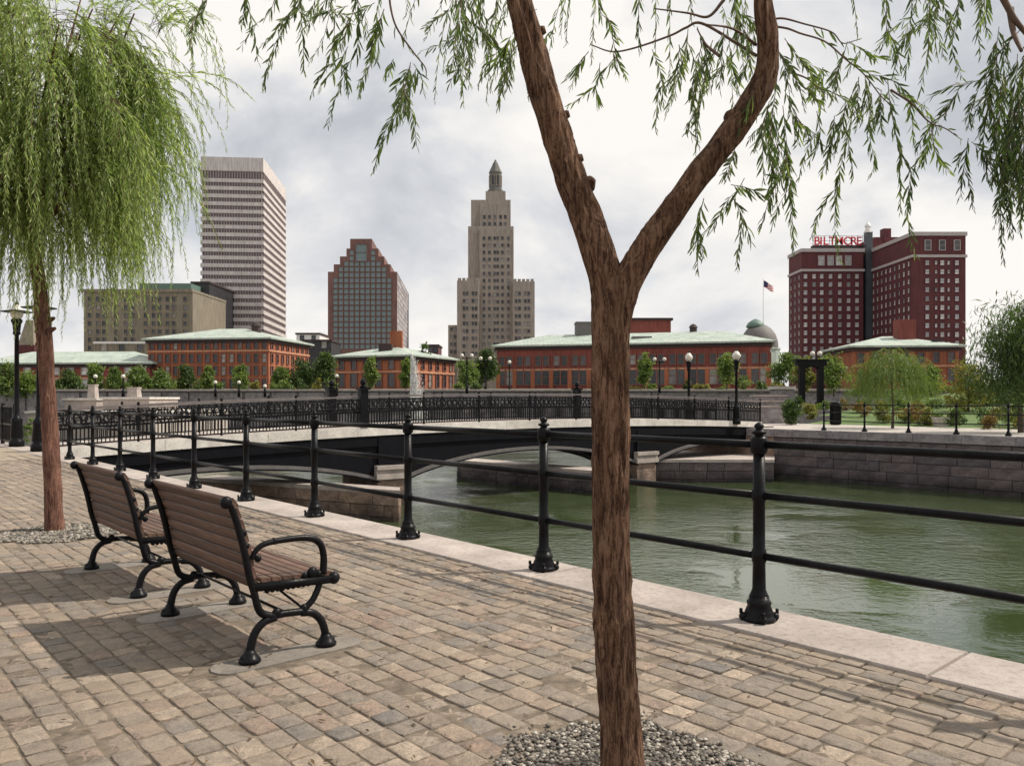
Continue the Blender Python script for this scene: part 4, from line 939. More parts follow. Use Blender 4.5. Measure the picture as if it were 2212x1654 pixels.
# the 300 largest leaves in view as parts, the rest as one mass
p_, d_a, sd_, nn_, L_, w_ = LVm.arrays()
tip = p_ + d_a * L_; px0 = CX + FD * p_[:, 0] / p_[:, 1]; py0 = HY + FD * (EYE - p_[:, 2]) / p_[:, 1]
px1 = CX + FD * tip[:, 0] / tip[:, 1]; py1 = HY + FD * (EYE - tip[:, 2]) / tip[:, 1]
size = np.hypot(px1 - px0, py1 - py0) * w_[:, 0] / p_[:, 1]; size[(px0 < 5) | (px0 > 2205) | (py0 < 8) | (py0 > 1650)] = 0
order = np.argsort(-size); bigs = order[:300]; rest = order[300:]
o = link('foliage', LVm.mesh('foliage', M['leaf'], rest), willow2); o.location = off; o['kind'] = 'stuff'
lb = MB(); lb.add([(0, 0, 0), (0.22, 0.36, 0.05), (0.5, 0.5, 0.06), (0.78, 0.3, 0.0), (1, 0, -0.09), (0.78, -0.3, 0.0), (0.5, -0.5, 0.06), (0.22, -0.36, 0.05), (0.5, 0, 0.0)], [(0, 1, 8), (1, 2, 8), (2, 3, 8), (3, 4, 8), (4, 5, 8), (5, 6, 8), (6, 7, 8), (7, 0, 8)])
lme = lb.mesh('leaf', M['leaf'])
for i in bigs:
    ol = link('leaf', lme, willow2); X_, Y_, Z_ = Vector(d_a[i]) * float(L_[i, 0]), Vector(sd_[i]) * float(w_[i, 0]), Vector(nn_[i]) * float(L_[i, 0])
    q = Vector(p_[i]) + off
    ol.matrix_local = Matrix(((X_.x, Y_.x, Z_.x, q.x), (X_.y, Y_.y, Z_.y, q.y), (X_.z, Y_.z, Z_.z, q.z), (0, 0, 0, 1)))
# --- willow standing just outside the right edge
willow3 = tag(empty('willow_tree', right_root), 'dark willow foliage hanging in at the upper right frame edge', 'tree')
tput(bark_tube([right_root + Vector(v) for v in ((0, 0, -0.05), (0.02, 0, 1.0), (0.0, 0.02, 2.0), (-0.05, 0, 2.9), (-0.12, 0, 3.9))], [0.085, 0.07, 0.06, 0.05, 0.02], 24, 0.03, 0.006, 8), 'trunk', M['bark'], willow3, -right_root)
for v in ((-1.05, 0.85, 2.75), (-0.8, 1.0, 3.05), (0.3, 0.2, 3.4), (-0.3, 0.3, 3.7)):
    cp = catmull([right_root + Vector((0, 0, 2.3)), right_root + Vector((v[0] * 0.4, v[1] * 0.4, 2.8)), right_root + Vector(v)], 8); bm_ = MB(); bm_.tube(cp, [0.03 - 0.02 * i / len(cp) for i in range(len(cp))], 8); BR.append((bm_, 'R'))
for bm_, zone in BR:
    if zone == 'R': tput(bm_, 'branch', M['twig'], willow3, -right_root)
tput(twd, 'twigs', M['twig'], willow3, -right_root)['kind'] = 'stuff'
o = link('foliage', LVd.mesh('foliage', M['leaf_dark']), willow3); o.location = -right_root; o['kind'] = 'stuff'

# --- slender tree on the left
Y1 = 8.45; base1 = Vector((WX(117, Y1), Y1, 0))
willow1 = tag(empty('willow_tree', base1), 'slender reddish-trunked willow with full drooping crown at the left', 'tree')
k1 = Y1 / FD
def P1(x, y, dy=0.0): return P(x, y, Y1 + dy)
tp = [(118, 1165), (116, 1100), (112, 1000), (106, 900), (100, 800), (95, 715), (86, 630), (76, 555), (62, 460), (50, 330), (60, 180)]
tr = [20.5, 18, 16.6, 15.6, 15, 15.6, 13.6, 12, 10.8, 8.6, 6]
tput(bark_tube([P1(x, y) for x, y in tp], [r_ * k1 for r_ in tr], 28, 0.025, 0.007, 12, 18, 2.5), 'trunk', M['bark_red'], willow1, -base1)
for (x, y, s__) in ((112, 712, 1), (88, 745, -1), (110, 690, 1), (98, 770, 1)): stub(P1(x, y) - base1, (s__, -0.4, 0.3), 0.022, 0.05, willow1, M['bark_red'])
LV1 = Leaves(); tw1 = MB(); lim = MB(); top = P1(66, 480); starts = []
limbs = []
for k in range(20):
    a_ = 2 * math.pi * k / 20 + rng.uniform(-0.2, 0.2); rr = rng.uniform(0.5, 1.15); zt = rng.uniform(3.5, 6.4)
    b0 = P1(72, 540).lerp(P1(52, 330), rng.random()); end = Vector((base1.x - 0.2 + rr * math.cos(a_), Y1 + rr * math.sin(a_), zt))
    md = b0.lerp(end, 0.5) + Vector((0.1 * math.cos(a_), 0.1 * math.sin(a_), 0.15)); limbs.append(catmull([b0, md, end], 8))
    lim = MB(); lim.tube(limbs[-1], [0.028 - 0.02 * i / 16 for i in range(len(limbs[-1]))], 6); tput(lim, 'branch', M['bark_red'], willow1, -base1)
# branches towards the right, seen against the sky
for (pa, pb, pc) in (((60, 430), (150, 270), (240, 130)), ((70, 500), (180, 380), (260, 290)), ((90, 400), (220, 190), (290, 30)), ((60, 380), (120, 200), (200, 20)), ((72, 520), (150, 430), (250, 380))):
    limbs.append(catmull([P1(*pa), P1(*pb, rng.uniform(-0.4, 0.2)), P1(*pc, rng.uniform(-0.6, 0.2))], 8)); lim = MB(); lim.tube(limbs[-1], [0.026 - 0.018 * i / 16 for i in range(len(limbs[-1]))], 6); tput(lim, 'branch', M['bark_red'], willow1, -base1)
cxy = Vector((base1.x - 0.2, Y1, 0))
for k in range(2100):
    if k % 13 == 0:
        lb_ = rng.choice(limbs); pc = lb_[rng.randint(3, len(lb_) - 1)].copy() + Vector((rng.gauss(0, 0.14), rng.gauss(0, 0.14), rng.gauss(0, 0.18))); dj = Vector((rng.gauss(0, 0.5), rng.gauss(0, 0.5), rng.uniform(-0.2, 0.9)))
    p = pc + Vector((rng.gauss(0, 0.05), rng.gauss(0, 0.05), rng.gauss(0, 0.06)))
    rad_ = Vector((p.x - cxy.x, p.y - cxy.y, 0)); ra = rad_.normalized() if rad_.length > 0.05 else Vector((1, 0, 0))
    d = (ra * rng.uniform(0.3, 1.0) + dj + Vector((rng.gauss(0, 0.16), rng.gauss(0, 0.16), rng.gauss(0, 0.12)))).normalized(); pts = [p.copy()]
    g = rng.uniform(0.14, 0.32); L_s = rng.uniform(0.8, 2.0); m = int(L_s / 0.07)
    low = rng.uniform(2.0, 3.1)
    for j in range(m):
        d = (d + Vector((rng.gauss(0, 0.05), rng.gauss(0, 0.05), -g))).normalized(); p = p + d * 0.07; pts.append(p.copy())
        if p.z < low: break
    if len(pts) < 4: continue
    tw1.tube(pts, [0.003 * (1 - 0.7 * i / len(pts)) for i in range(len(pts))], 3); leaf_along(pts, LV1, 0.078, 0.0115, 0.019, 0.5, 0.25, 0.08, 0.15)
# a few long wisps at the right edge
for pl in ([(330, 180), (400, 165), (460, 185), (505, 235)], [(320, 190), (390, 200), (430, 250), (455, 300)], [(330, 160), (430, 158), (500, 175), (545, 215)], [(300, 210), (380, 260), (420, 330), (440, 400)], [(300, 100), (370, 120), (420, 170), (450, 230)], [(280, 330), (390, 380), (450, 470), (480, 540)], [(300, 300), (390, 330), (430, 420), (450, 480)]):
    cp = catmull([P1(x, y, -0.3 + 0.1 * i) for i, (x, y) in enumerate(pl)], 8); tw1.tube(cp, 0.003, 3); leaf_along(cp, LV1, 0.085, 0.013, 0.022, 0.4, 0.15, 0.05, 0.2)
o = tput(tw1, 'twigs', M['twig'], willow1, -base1); o['kind'] = 'stuff'
o = link('foliage', LV1.mesh('foliage', M['leaf_pale']), willow1); o.location = -base1; o['kind'] = 'stuff'

# ------------------------------------------------------------------ distant trees, shrubs
def far_tree(name, base, h, rad, crown_z0, mat, label, cat='tree', group=None, n=2600, ls=0.16, shape=1.0, trunk_r=None, droop=0.0, seed=0, parts=True):
    r_ = random.Random(1000 + seed); root = empty(name, base); trunk_r = trunk_r or max(0.05, h * 0.02)
    if parts:
        b = MB(); tp_ = [(0, 0, -0.3), (r_.uniform(-.05, .05), 0, h * 0.3), (r_.uniform(-.1, .1), 0.05, h * 0.6), (0, 0, h * 0.88)]
        b.tube(catmull(tp_, 5), [trunk_r * (1 - 0.8 * i / 15) for i in range(16)], 8)
        for k in range(6):
            a_ = r_.uniform(0, 6.28); z = h * r_.uniform(0.35, 0.7); b.tube([(0, 0, z), (math.cos(a_) * rad * 0.4, math.sin(a_) * rad * 0.4, z + h * 0.1), (math.cos(a_) * rad * 0.75, math.sin(a_) * rad * 0.75, z + h * 0.14)], [trunk_r * 0.4, trunk_r * 0.28, trunk_r * 0.1], 5)
        b.build('trunk', M['stem'], root, smooth=True)
    g = np.random.default_rng(500 + seed); nc = max(12, int(n / 75)); zc = (h + crown_z0) / 2; zr = (h - crown_z0) / 2
    C = g.normal(size=(nc, 3)); C /= np.linalg.norm(C, axis=1, keepdims=True); C *= (g.random((nc, 1)) ** 0.45)
    C *= g.uniform(0.72, 1.18, (nc, 1))
    wz = 1.0 - (0.45 * shape) * (C[:, 2:3] * 0.5 + 0.5)             # narrower towards the top
    C = C * np.array([rad, rad, zr]) * np.concatenate([wz, wz, np.ones_like(wz)], 1) + np.array([0, 0, zc])
    per = int(n / nc); cr = rad * 0.3
    pos = np.repeat(C, per, 0) + g.normal(size=(nc * per, 3)) * np.array([cr, cr, cr * 0.8]) * 0.55
    N = len(pos); d = g.normal(size=(N, 3)); d[:, 2] -= 0.3 + droop * 3; d /= np.linalg.norm(d, axis=1, keepdims=True)
    nr = g.normal(size=(N, 3)) + np.array([0, 0, 0.7]); sd = np.cross(d, nr); sd /= np.linalg.norm(sd, axis=1, keepdims=True) + 1e-9
    L_ = ls * g.uniform(0.6, 1.3, (N, 1)); w = L_ * (0.55 if droop == 0 else 0.22); L_ = L_ * (1 + droop)
    V = np.stack([pos, pos + d * L_ * 0.5 + sd * w * 0.5, pos + d * L_, pos + d * L_ * 0.5 - sd * w * 0.5], 1).reshape(-1, 3)
    V[:, 2] = np.maximum(V[:, 2], 0.02)
    F = np.arange(N * 4).reshape(-1, 4); cl = np.repeat(g.random(nc), per) * 0.6 + g.random(N) * 0.4
    o = link('crown', np_mesh('crown', V, F, mat, cl), root); o['kind'] = 'stuff'
    return tag(root, label, cat, group)
def ft(x, ytop, ybase, Y, halfw, mat, label, crown_frac=0.3, n=3000, ls=None, name='young_tree', group='trees before the brick buildings', **k):
    ft.i += 1; z0 = WZ(ybase, Y); h = WZ(ytop, Y) - z0; rad = halfw * 1.18 * Y / FD; crown_frac = crown_frac * 0.5
    return far_tree(name, (WX(x, Y), Y, z0), h, rad, h * crown_frac, mat, label, group=group, n=n, ls=ls or max(0.1, Y * 0.0035), seed=ft.i, **k)
ft.i = 0

# ------------------------------------------------------------------ far buildings
wcache = {}
def window_mesh(w, h, glass, frame, fw, dep, bars):
    key = (round(w, 2), round(h, 2), glass.name, frame.name, bars)
    if key in wcache: return wcache[key]
    b = MB(); b.mi = 0
    for (cx_, cz_, sx, sz) in ((0, h / 2 + fw / 2, w + 2 * fw, fw), (0, -h / 2 - fw / 2, w + 2 * fw, fw), (-w / 2 - fw / 2, 0, fw, h), (w / 2 + fw / 2, 0, fw, h)):
        b.box((cx_, -dep / 2, cz_), (sx, dep, sz))
    if bars:
        b.box((0, -dep * 0.3, 0), (w, dep * 0.4, fw * 0.5))
    b.mi = 1; b.add([(-w / 2, -0.03, -h / 2), (w / 2, -0.03, -h / 2), (w / 2, -0.03, h / 2), (-w / 2, -0.03, h / 2)], [(0, 1, 2, 3)])
    wcache[key] = b.mesh('window', [frame, glass]); return wcache[key]
def put_window(parent, pos, right, w, h, glass, frame, fw=0.12, dep=0.18, bars=False, name='window'):
    rt = Vector((right[0], right[1], 0)).normalized(); inn = Vector((0, 0, 1)).cross(rt); q = Vector(pos) - parent.location
    o = link(name, window_mesh(w, h, glass, frame, fw, dep, bars), parent)
    o.matrix_local = Matrix(((rt.x, inn.x, 0, q.x), (rt.y, inn.y, 0, q.y), (0, 0, 1, q.z), (0, 0, 0, 1))); return o
def bpart(root, b, name, mat, smooth=False, parent=None):
    o = b.build(name, mat, parent or root, smooth=smooth)
    o.location = -root.location if (parent is None) else (0, 0, 0); return o
def box_px(b, x0, x1, ytop, ybot, Y, depth):
    X0, X1, Z0, Z1 = WX(x0, Y), WX(x1, Y), WZ(ybot, Y), WZ(ytop, Y); b.box(((X0 + X1) / 2, Y + depth / 2, (Z0 + Z1) / 2), (X1 - X0, depth, Z1 - Z0))

# --- banded white tower
C_ = Vector((WX(568, 300), 300, 0)); fl_ = Vector((-0.9957, -0.093, 0)); sd_v = Vector((-0.093, 0.9957, 0)); FLN, SLN = 22.6, 45.0
tw = tag(empty('office_tower', C_), 'tall pale tower with horizontal white bands and brown window strips', 'tower')
def foot_ring(off_, z0, z1):
    a_ = C_ - fl_ * off_ - sd_v * off_; b_ = C_ + fl_ * (FLN + off_) - sd_v * off_; c_ = C_ + fl_ * (FLN + off_) + sd_v * (SLN + off_); d__ = C_ - fl_ * off_ + sd_v * (SLN + off_)
    m = MB(); m.prism([a_, d__, c_, b_], z0, z1); return m
ztop = WZ(342, 300)
bpart(tw, foot_ring(-0.25, 0, ztop - 1), 'core', M['tower_glass'])
bpart(tw, foot_ring(0.12, ztop - 5.2, ztop), 'parapet', M['tower_white'])
for k in range(26):
    z = WZ(391 + 16.6 * k, 300)
    if z < 5: break
    bpart(tw, foot_ring(0.24, z - 0.9, z + 0.5), 'spandrel', M['tower_white'])
for k in range(23):
    m = MB(); p = C_ + fl_ * (0.5 + k * 0.98); m.box(p + Vector((0, 0, ztop / 2 - 2)), (0.26, 0.36, ztop - 6), fl_); bpart(tw, m, 'mullion', M['mullion'])
for k in range(30):
    m = MB(); p = C_ + sd_v * (1.6 + k * 1.46); m.box(p + Vector((0, 0, ztop / 2 - 2)), (0.26, 0.36, ztop - 6), sd_v); bpart(tw, m, 'mullion', M['mullion'])
m = MB(); m.box(C_ + fl_ * 10.5 + sd_v * 6 + Vector((0, 0, ztop + 0.5)), (1.6, 1.6, 1.6)); bpart(tw, m, 'roof_vent', M['dark_block'])

# --- stepped brick and glass tower
Yf = 280.0; fr = tag(empty('stepped_tower', (WX(782, Yf), Yf, 0)), 'stepped-top tower with red granite grid and teal glass', 'tower')
half = [(708, 587), (720.5, 571), (734, 554), (748, 537), (756, 516)]; halfr = [(857, 587), (843, 571), (829.5, 554), (817, 537), (803, 516)]
lev = [(760, 587), (587, 571), (571, 554), (554, 537), (537, 516)]
sdv = Vector((-0.06, 0.998, 0))
for i, (yb, yt) in enumerate(lev):
    x0, x1 = half[i][0], halfr[i][0]; zA, zB = (0 if i == 0 else WZ(yb, Yf)), WZ(yt, Yf); dep = 60 - i * 9; sb = i * 0.0
    a_ = Vector((WX(x0, Yf), Yf + sb, 0)); b_ = Vector((WX(x1, Yf), Yf + sb, 0)); m = MB()
    m.prism([a_, b_, b_ + sdv * dep, a_ + sdv * dep], zA, zB - (0.0 if i == 4 else 0.0)); bpart(fr, m, 'tier', M['granite_red'])
pw, ph = 9.0 * Yf / FD, 8.2 * Yf / FD
for r_i in range(20):
    yc = 522.5 + 11.9 * r_i
    if yc > 752: break
    for c_i in range(13):
        xc = 782.5 + (c_i - 6) * 11.6; lim_x = None
        for i, (yb, yt) in enumerate(lev):
            if yt + 2 <= yc - 3 and yc + 3 <= yb + 10: lim_x = (half[i][0], halfr[i][0])
        if lim_x is None or xc - 5 < lim_x[0] or xc + 5 > lim_x[1]: continue
        if 763 < xc < 803 and yc < 566 and 765 < xc < 800: continue
        put_window(fr, (WX(xc, Yf), Yf, WZ(yc, Yf)), (1, 0), pw * 1.0, ph * 1.12, M['glass_teal'], M['granite_red'], 0.1, 0.15, name='window')
put_window(fr, (WX(780, Yf), Yf, WZ(546, Yf)), (1, 0), 24 * Yf / FD, 36 * Yf / FD, M['glass_teal'], M['granite_red'], 0.3, 0.4, True)
for k in range(16):
    for j in range(13):
        p = Vector((WX(857, Yf), Yf, 0)) + sdv * (2.5 + j * 4.4); put_window(fr, (p.x, p.y, WZ(594 + 11.9 * k, Yf)), sdv, 3.9, 1.72, M['glass_pale'], M['mullion'], 0.1, 0.12)  # right side: sun reflected in the glass is painted as pale panes

# --- art deco stepped limestone tower
Yi = 330.0; it = tag(empty('stone_skyscraper', (WX(1065, Yi), Yi, 0)), 'grey limestone stepped skyscraper with a pointed lantern on top', 'tower')
for nm, x0, x1, yt, Yq, dep in (('low_wing', 967.6, 990, 702, 332, 30), ('wing', 986.8, 1034, 606, 330, 34), ('wing', 1107, 1154.5, 608, 330, 34), ('centre', 1033, 1108, 600, 334.5, 30), ('shaft', 1010.6, 1109, 489, 339, 26), ('front_bay', 1035, 1104, 494, 336.5, 10), ('upper_tier', 1017, 1102.5, 432, 342, 18), ('upper_bay', 1036, 1099, 440, 340.5, 8), ('cap_tier', 1048.6, 1091.6, 413, 345, 9)):
    m = MB(); X0, X1 = WX(x0, Yq), WX(x1, Yq); Z1_ = WZ(yt, Yq); m.box(((X0 + X1) / 2, Yq + dep / 2, Z1_ / 2 + 1), (X1 - X0, dep, Z1_ - 2)); bpart(it, m, nm, M['limestone'])
for (x0, x1, yt) in ((987, 1034, 606), (1107, 1154, 608)):
    for k in range(5):
        m = MB(); xx = x0 + 5 + (x1 - x0 - 10) * k / 4; q = P(xx, yt - 2.2, 330); m.box((q.x, q.y + 0.8, q.z), (1.3, 1.5, 1.3)); bpart(it, m, 'merlon', M['limestone'])
ctr = Vector((WX(1069.5, 347), 349.5, 0)); m = MB(); kk = 347 / FD
m.lathe([(17 * kk, WZ(416, 347)), (17 * kk, WZ(408, 347)), (14 * kk, WZ(407, 347)), (13.5 * kk, WZ(372, 347)), (14.6 * kk, WZ(371, 347)), (13.6 * kk, WZ(368, 347)), (9 * kk, WZ(358, 347)), (5.5 * kk, WZ(350, 347)), (2.5 * kk, WZ(345, 347)), (0.3, WZ(342, 347))], ctr, 8)
bpart(it, m, 'lantern', M['lantern_stone'])
for k in range(8):
    a_ = 2 * math.pi * (k + 0.5) / 8; c__, s__ = math.cos(a_), math.sin(a_); put_window(it, (ctr.x + c__ * 12.9 * kk, ctr.y + s__ * 12.9 * kk, WZ(389, 347)), (-s__, c__), 1.1, 4.4, M['glass'], M['limestone'], 0.15, 0.25)
ww, wh = 5.2 * Yi / FD, 7.4 * Yi / FD
for k in range(17):
    y = 515 + 15.2 * k
    for x in (1045.3, 1056.9, 1068.3, 1074.6, 1085, 1097.8):
        Yq = 336.5 if y < 596 else 334.5
        put_window(it, (WX(x, Yq), Yq, WZ(y, Yq)), (1, 0), ww, wh, M['glass'], M['limestone'], 0.1, 0.2)
for y in (469, 484):
    for x in (1046, 1057, 1069, 1081, 1091): put_window(it, (WX(x, 340.5), 340.5, WZ(y, 340.5)), (1, 0), ww, wh * 1.1, M['glass'], M['limestone'], 0.1, 0.2)
for k in range(9):
    y = 634 + 16.2 * k
    for x in (1002, 1008.8, 1021.2, 1028.2, 1114.7, 1122, 1134.5, 1141.8): put_window(it, (WX(x, 330), 330, WZ(y, 330)), (1, 0), ww, wh * 1.1, M['glass'], M['limestone'], 0.1, 0.2)
for k in range(4):
    for x in (975, 982.5): put_window(it, (WX(x, 332), 332, WZ(711 + 16.2 * k, 332)), (1, 0), ww, wh * 1.1, M['glass'], M['limestone'], 0.1, 0.2)

# --- maroon brick hotel
H0 = 300.0; Hend = 270.0; hr = tag(empty('brick_hotel', (WX(1890, H0), H0, 0)), 'maroon brick hotel with rows of pale windows and white belt course', 'building')
HZ = WZ(538, H0)
XL0, XL1, XR0, XR1 = WX(1731, H0), WX(1864, H0), WX(1884, H0), WX(2085, Hend)
m = MB(); m.box(((XL0 + XL1) / 2, H0 + 7, HZ / 2), (XL1 - XL0, 14, HZ)); bpart(hr, m, 'left_wing', M['brick_hotel'])
m = MB(); m.box(((XR0 + XR1) / 2, Hend + 32, HZ / 2), (XR1 - XR0, 64, HZ)); bpart(hr, m, 'right_wing', M['brick_hotel'])
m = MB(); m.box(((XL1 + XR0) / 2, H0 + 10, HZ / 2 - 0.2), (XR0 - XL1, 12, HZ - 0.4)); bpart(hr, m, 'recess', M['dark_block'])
m = MB(); m.box((WX(1875, H0 + 1), H0 + 1.2, WZ(500, H0) / 2), (14 * H0 / FD, 2.2, WZ(500, H0))); bpart(hr, m, 'lift_shaft', M['shaft_glass'])
for zc, hh in ((HZ - 0.5, 1.3), (WZ(584, H0), 0.9)):
    m = MB(); m.box(((XL0 + XL1) / 2, H0 + 7, zc), (XL1 - XL0 + 0.8, 14.8, hh)); bpart(hr, m, 'belt_course', M['belt'])
    m = MB(); m.box(((XR0 + XR1) / 2, Hend + 32, zc), (XR1 - XR0 + 0.8, 64.8, hh)); bpart(hr, m, 'belt_course', M['belt'])
pz = 17.4 * H0 / FD; rows = [WZ(597, H0) - pz * k for k in range(11)]; hw, hh = 8.0 * H0 / FD, 9.6 * H0 / FD
for z in rows:
    for x in (1739, 1757.6, 1774, 1793, 1813, 1832, 1850): put_window(hr, (WX(x, H0), H0, z), (1, 0), hw, hh, M['glass_pale'], M['brick_hotel'], 0.12, 0.2, True)
    for x, f_ in ((2002, 1), (2021, 0.6), (2034.4, 1), (2048, 0.6), (2066, 1)): put_window(hr, (WX(x, Hend), Hend, z), (1, 0), hw * f_, hh * (1 if f_ == 1 else 0.75), M['glass_pale'], M['brick_hotel'], 0.12, 0.2, True)
    for k in range(9): put_window(hr, (XR0, Hend + 2.5 + k * 3.3, z), (0, -1), hw * 0.95, hh, M['glass_pale'], M['brick_hotel'], 0.12, 0.2, True)
    for k in range(3): put_window(hr, (XL0, H0 + 2.5 + k * 4.4, z), (0, -1), hw, hh, M['glass_pale'], M['brick_hotel'], 0.12, 0.2, True)
for x in (1773, 1793, 1811, 1831): put_window(hr, (WX(x, H0), H0, WZ(563, H0)), (1, 0), hw * 1.4, hh * 2.0, M['glass_pale'], M['belt'], 0.2, 0.3, True)
for x in (2003, 2034, 2066): put_window(hr, (WX(x, Hend), Hend, WZ(563, H0)), (1, 0), hw * 1.3, hh * 1.9, M['glass'], M['belt'], 0.2, 0.3, True)
m = MB(); m.box((WX(1905, 318), 318, HZ + 3.2), (13, 14, 7)); bpart(hr, m, 'penthouse', M['brick_hotel'])
m = MB(); m.box((WX(1912, 312), 312, HZ + 7.5), (3, 3, 5)); bpart(hr, m, 'chimney', M['brick_hotel'])
m = MB(); q = P(1874, 503, H0 + 1); m.lathe([(1.4, 0), (1.4, 0.8), (1.0, 0.9), (1.0, 2.2), (1.3, 2.3), (1.1, 2.9), (0.6, 3.6), (0.12, 4.1), (0.08, 4.6)], q, 8); bpart(hr, m, 'roof_lantern', M['white_paint'])
sg = tag(empty('roof_sign', P(1757, 531, H0 + 3)), 'red block letters standing on the roof of the maroon hotel', 'sign')
lx = 0.0
for ch in 'BILTMORE':
    cu = bpy.data.curves.new('letter', 'FONT'); cu.body = ch; cu.size = 4.4; cu.extrude = 0.15; cu.offset = 0.05; tmp = bpy.data.objects.new('tmp', cu); col.objects.link(tmp)
    dg = bpy.context.evaluated_depsgraph_get(); me = bpy.data.meshes.new_from_object(tmp.evaluated_get(dg)); bpy.data.objects.remove(tmp)
    me.materials.clear(); me.materials.append(M['sign_red']); me.name = 'letter'
    o = link('letter', me, sg); o.rotation_euler = (R(90), 0, 0); o.location = (lx, 0, 0.35)
    lx += (1.25 if ch == 'I' else 3.2 if ch == 'M' else 2.7 if ch == 'O' else 2.25)
m = MB()
for k in range(10): m.box((k * 2.1, 0.6, 1.8), (0.12, 0.12, 4.4)); m.box((k * 2.1, 1.3, 0.9), (0.1, 1.2, 0.1))
for z in (0.3, 2.0, 3.9): m.box((9.4, 0.6, z), (19, 0.1, 0.1))
m.box((9.4, 1.0, -0.25), (19.6, 2.2, 0.7)); m.build('scaffold', M['eave'], sg)

# --- beige building and dark slab left, small others
Yb = 260.0; bb = tag(empty('stone_office_block', (WX(300, Yb), Yb, 0)), 'beige stone office block behind the left willow, grid of dark windows', 'building')
m = MB(); box_px(m, 181, 416, 630, 870, Yb, 30); bpart(bb, m, 'wall', M['limestone_beige'])
m = MB(); box_px(m, 300, 412, 612, 640, Yb + 6, 20); bpart(bb, m, 'attic', M['copper_dark'])
for k in range(7):
    for x in (194, 212, 225, 251, 272, 287, 315, 332, 345, 362, 376, 400): put_window(bb, (WX(x, Yb), Yb, WZ(646 + 17.6 * k, Yb)), (1, 0), 7 * Yb / FD, 9.5 * Yb / FD, M['glass'], M['limestone_beige'], 0.12, 0.2)
m = MB(); m.box((WX(298, Yb), Yb + 15, WZ(628, Yb)), (236 * Yb / FD, 31, 1.0)); bpart(bb, m, 'cornice', M['limestone_beige'])
m = MB(); box_px(m, 412, 452, 611, 880, 275, 24); o = m.build('dark_slab_building', M['dark_block'])
m2 = MB(); box_px(m2, 411, 453, 608, 612, 274.6, 25); m2.build('roof_edge', M['eave'], o)
tag(o, 'dark flat-roofed block squeezed beside the pale banded tower', 'building')
def small_block(name, x0, x1, yt, Y, mat, label, dep=12, roofmat=None, win=True):
    m = MB(); box_px(m, x0, x1, yt, 870, Y, dep); o = m.build(name, mat)
    m = MB(); X0, X1 = WX(x0, Y), WX(x1, Y); m.box(((X0 + X1) / 2, Y + dep / 2, WZ(yt, Y) + 0.2), (X1 - X0 + 0.6, dep + 0.6, 0.5)); m.build('roof_edge', roofmat or M['eave'], o)
    if win:
        nx = max(2, int((X1 - X0) / 4))
        for k in range(nx): put_window(o, (X0 + (X1 - X0) * (k + 0.5) / nx, Y, WZ(yt + 8, Y)), (1, 0), 1.4, 1.8, M['glass'], mat, 0.12, 0.2)
    return tag(o, label, 'building')
small_block('low_building', 640, 690, 722, 240, M['white_paint'], 'pale low rooftop right of the banded tower foot')
small_block('low_building', 655, 715, 737, 215, M['dark_block'], 'dark low roofline between the four-storey brick block and stepped tower')
small_block('low_building', 925, 946, 747, 240, M['brick_hotel'], 'tiny reddish rooftop left of the limestone skyscraper')
small_block('low_building', 205, 322, 742, 190, M['limestone_beige'], 'low flat white-edged roof above the long left brick building', 14, M['white_paint'])
m = MB(); Y_ = 210; m.prism([(WX(32, Y_), Y_), (WX(74, Y_), Y_), (WX(74, Y_), Y_ + 6), (WX(32, Y_), Y_ + 6)], 2.5, WZ(745, Y_)); ot = m.build('brick_tower', M['brick_hotel'])
m = MB(); m.ring([[(WX(36, Y_), Y_ + 0.4, WZ(745, Y_)), (WX(70, Y_), Y_ + 0.4, WZ(745, Y_)), (WX(70, Y_), Y_ + 5.6, WZ(745, Y_)), (WX(36, Y_), Y_ + 5.6, WZ(745, Y_))], [(WX(46, Y_), Y_ + 2, WZ(690, Y_)), (WX(62, Y_), Y_ + 2, WZ(690, Y_)), (WX(62, Y_), Y_ + 4, WZ(690, Y_)), (WX(46, Y_), Y_ + 4, WZ(690, Y_))]]); m.build('spire', M['limestone_beige'], ot)
tag(ot, 'tapering brownish tower top behind the lamp at the left edge', 'tower')

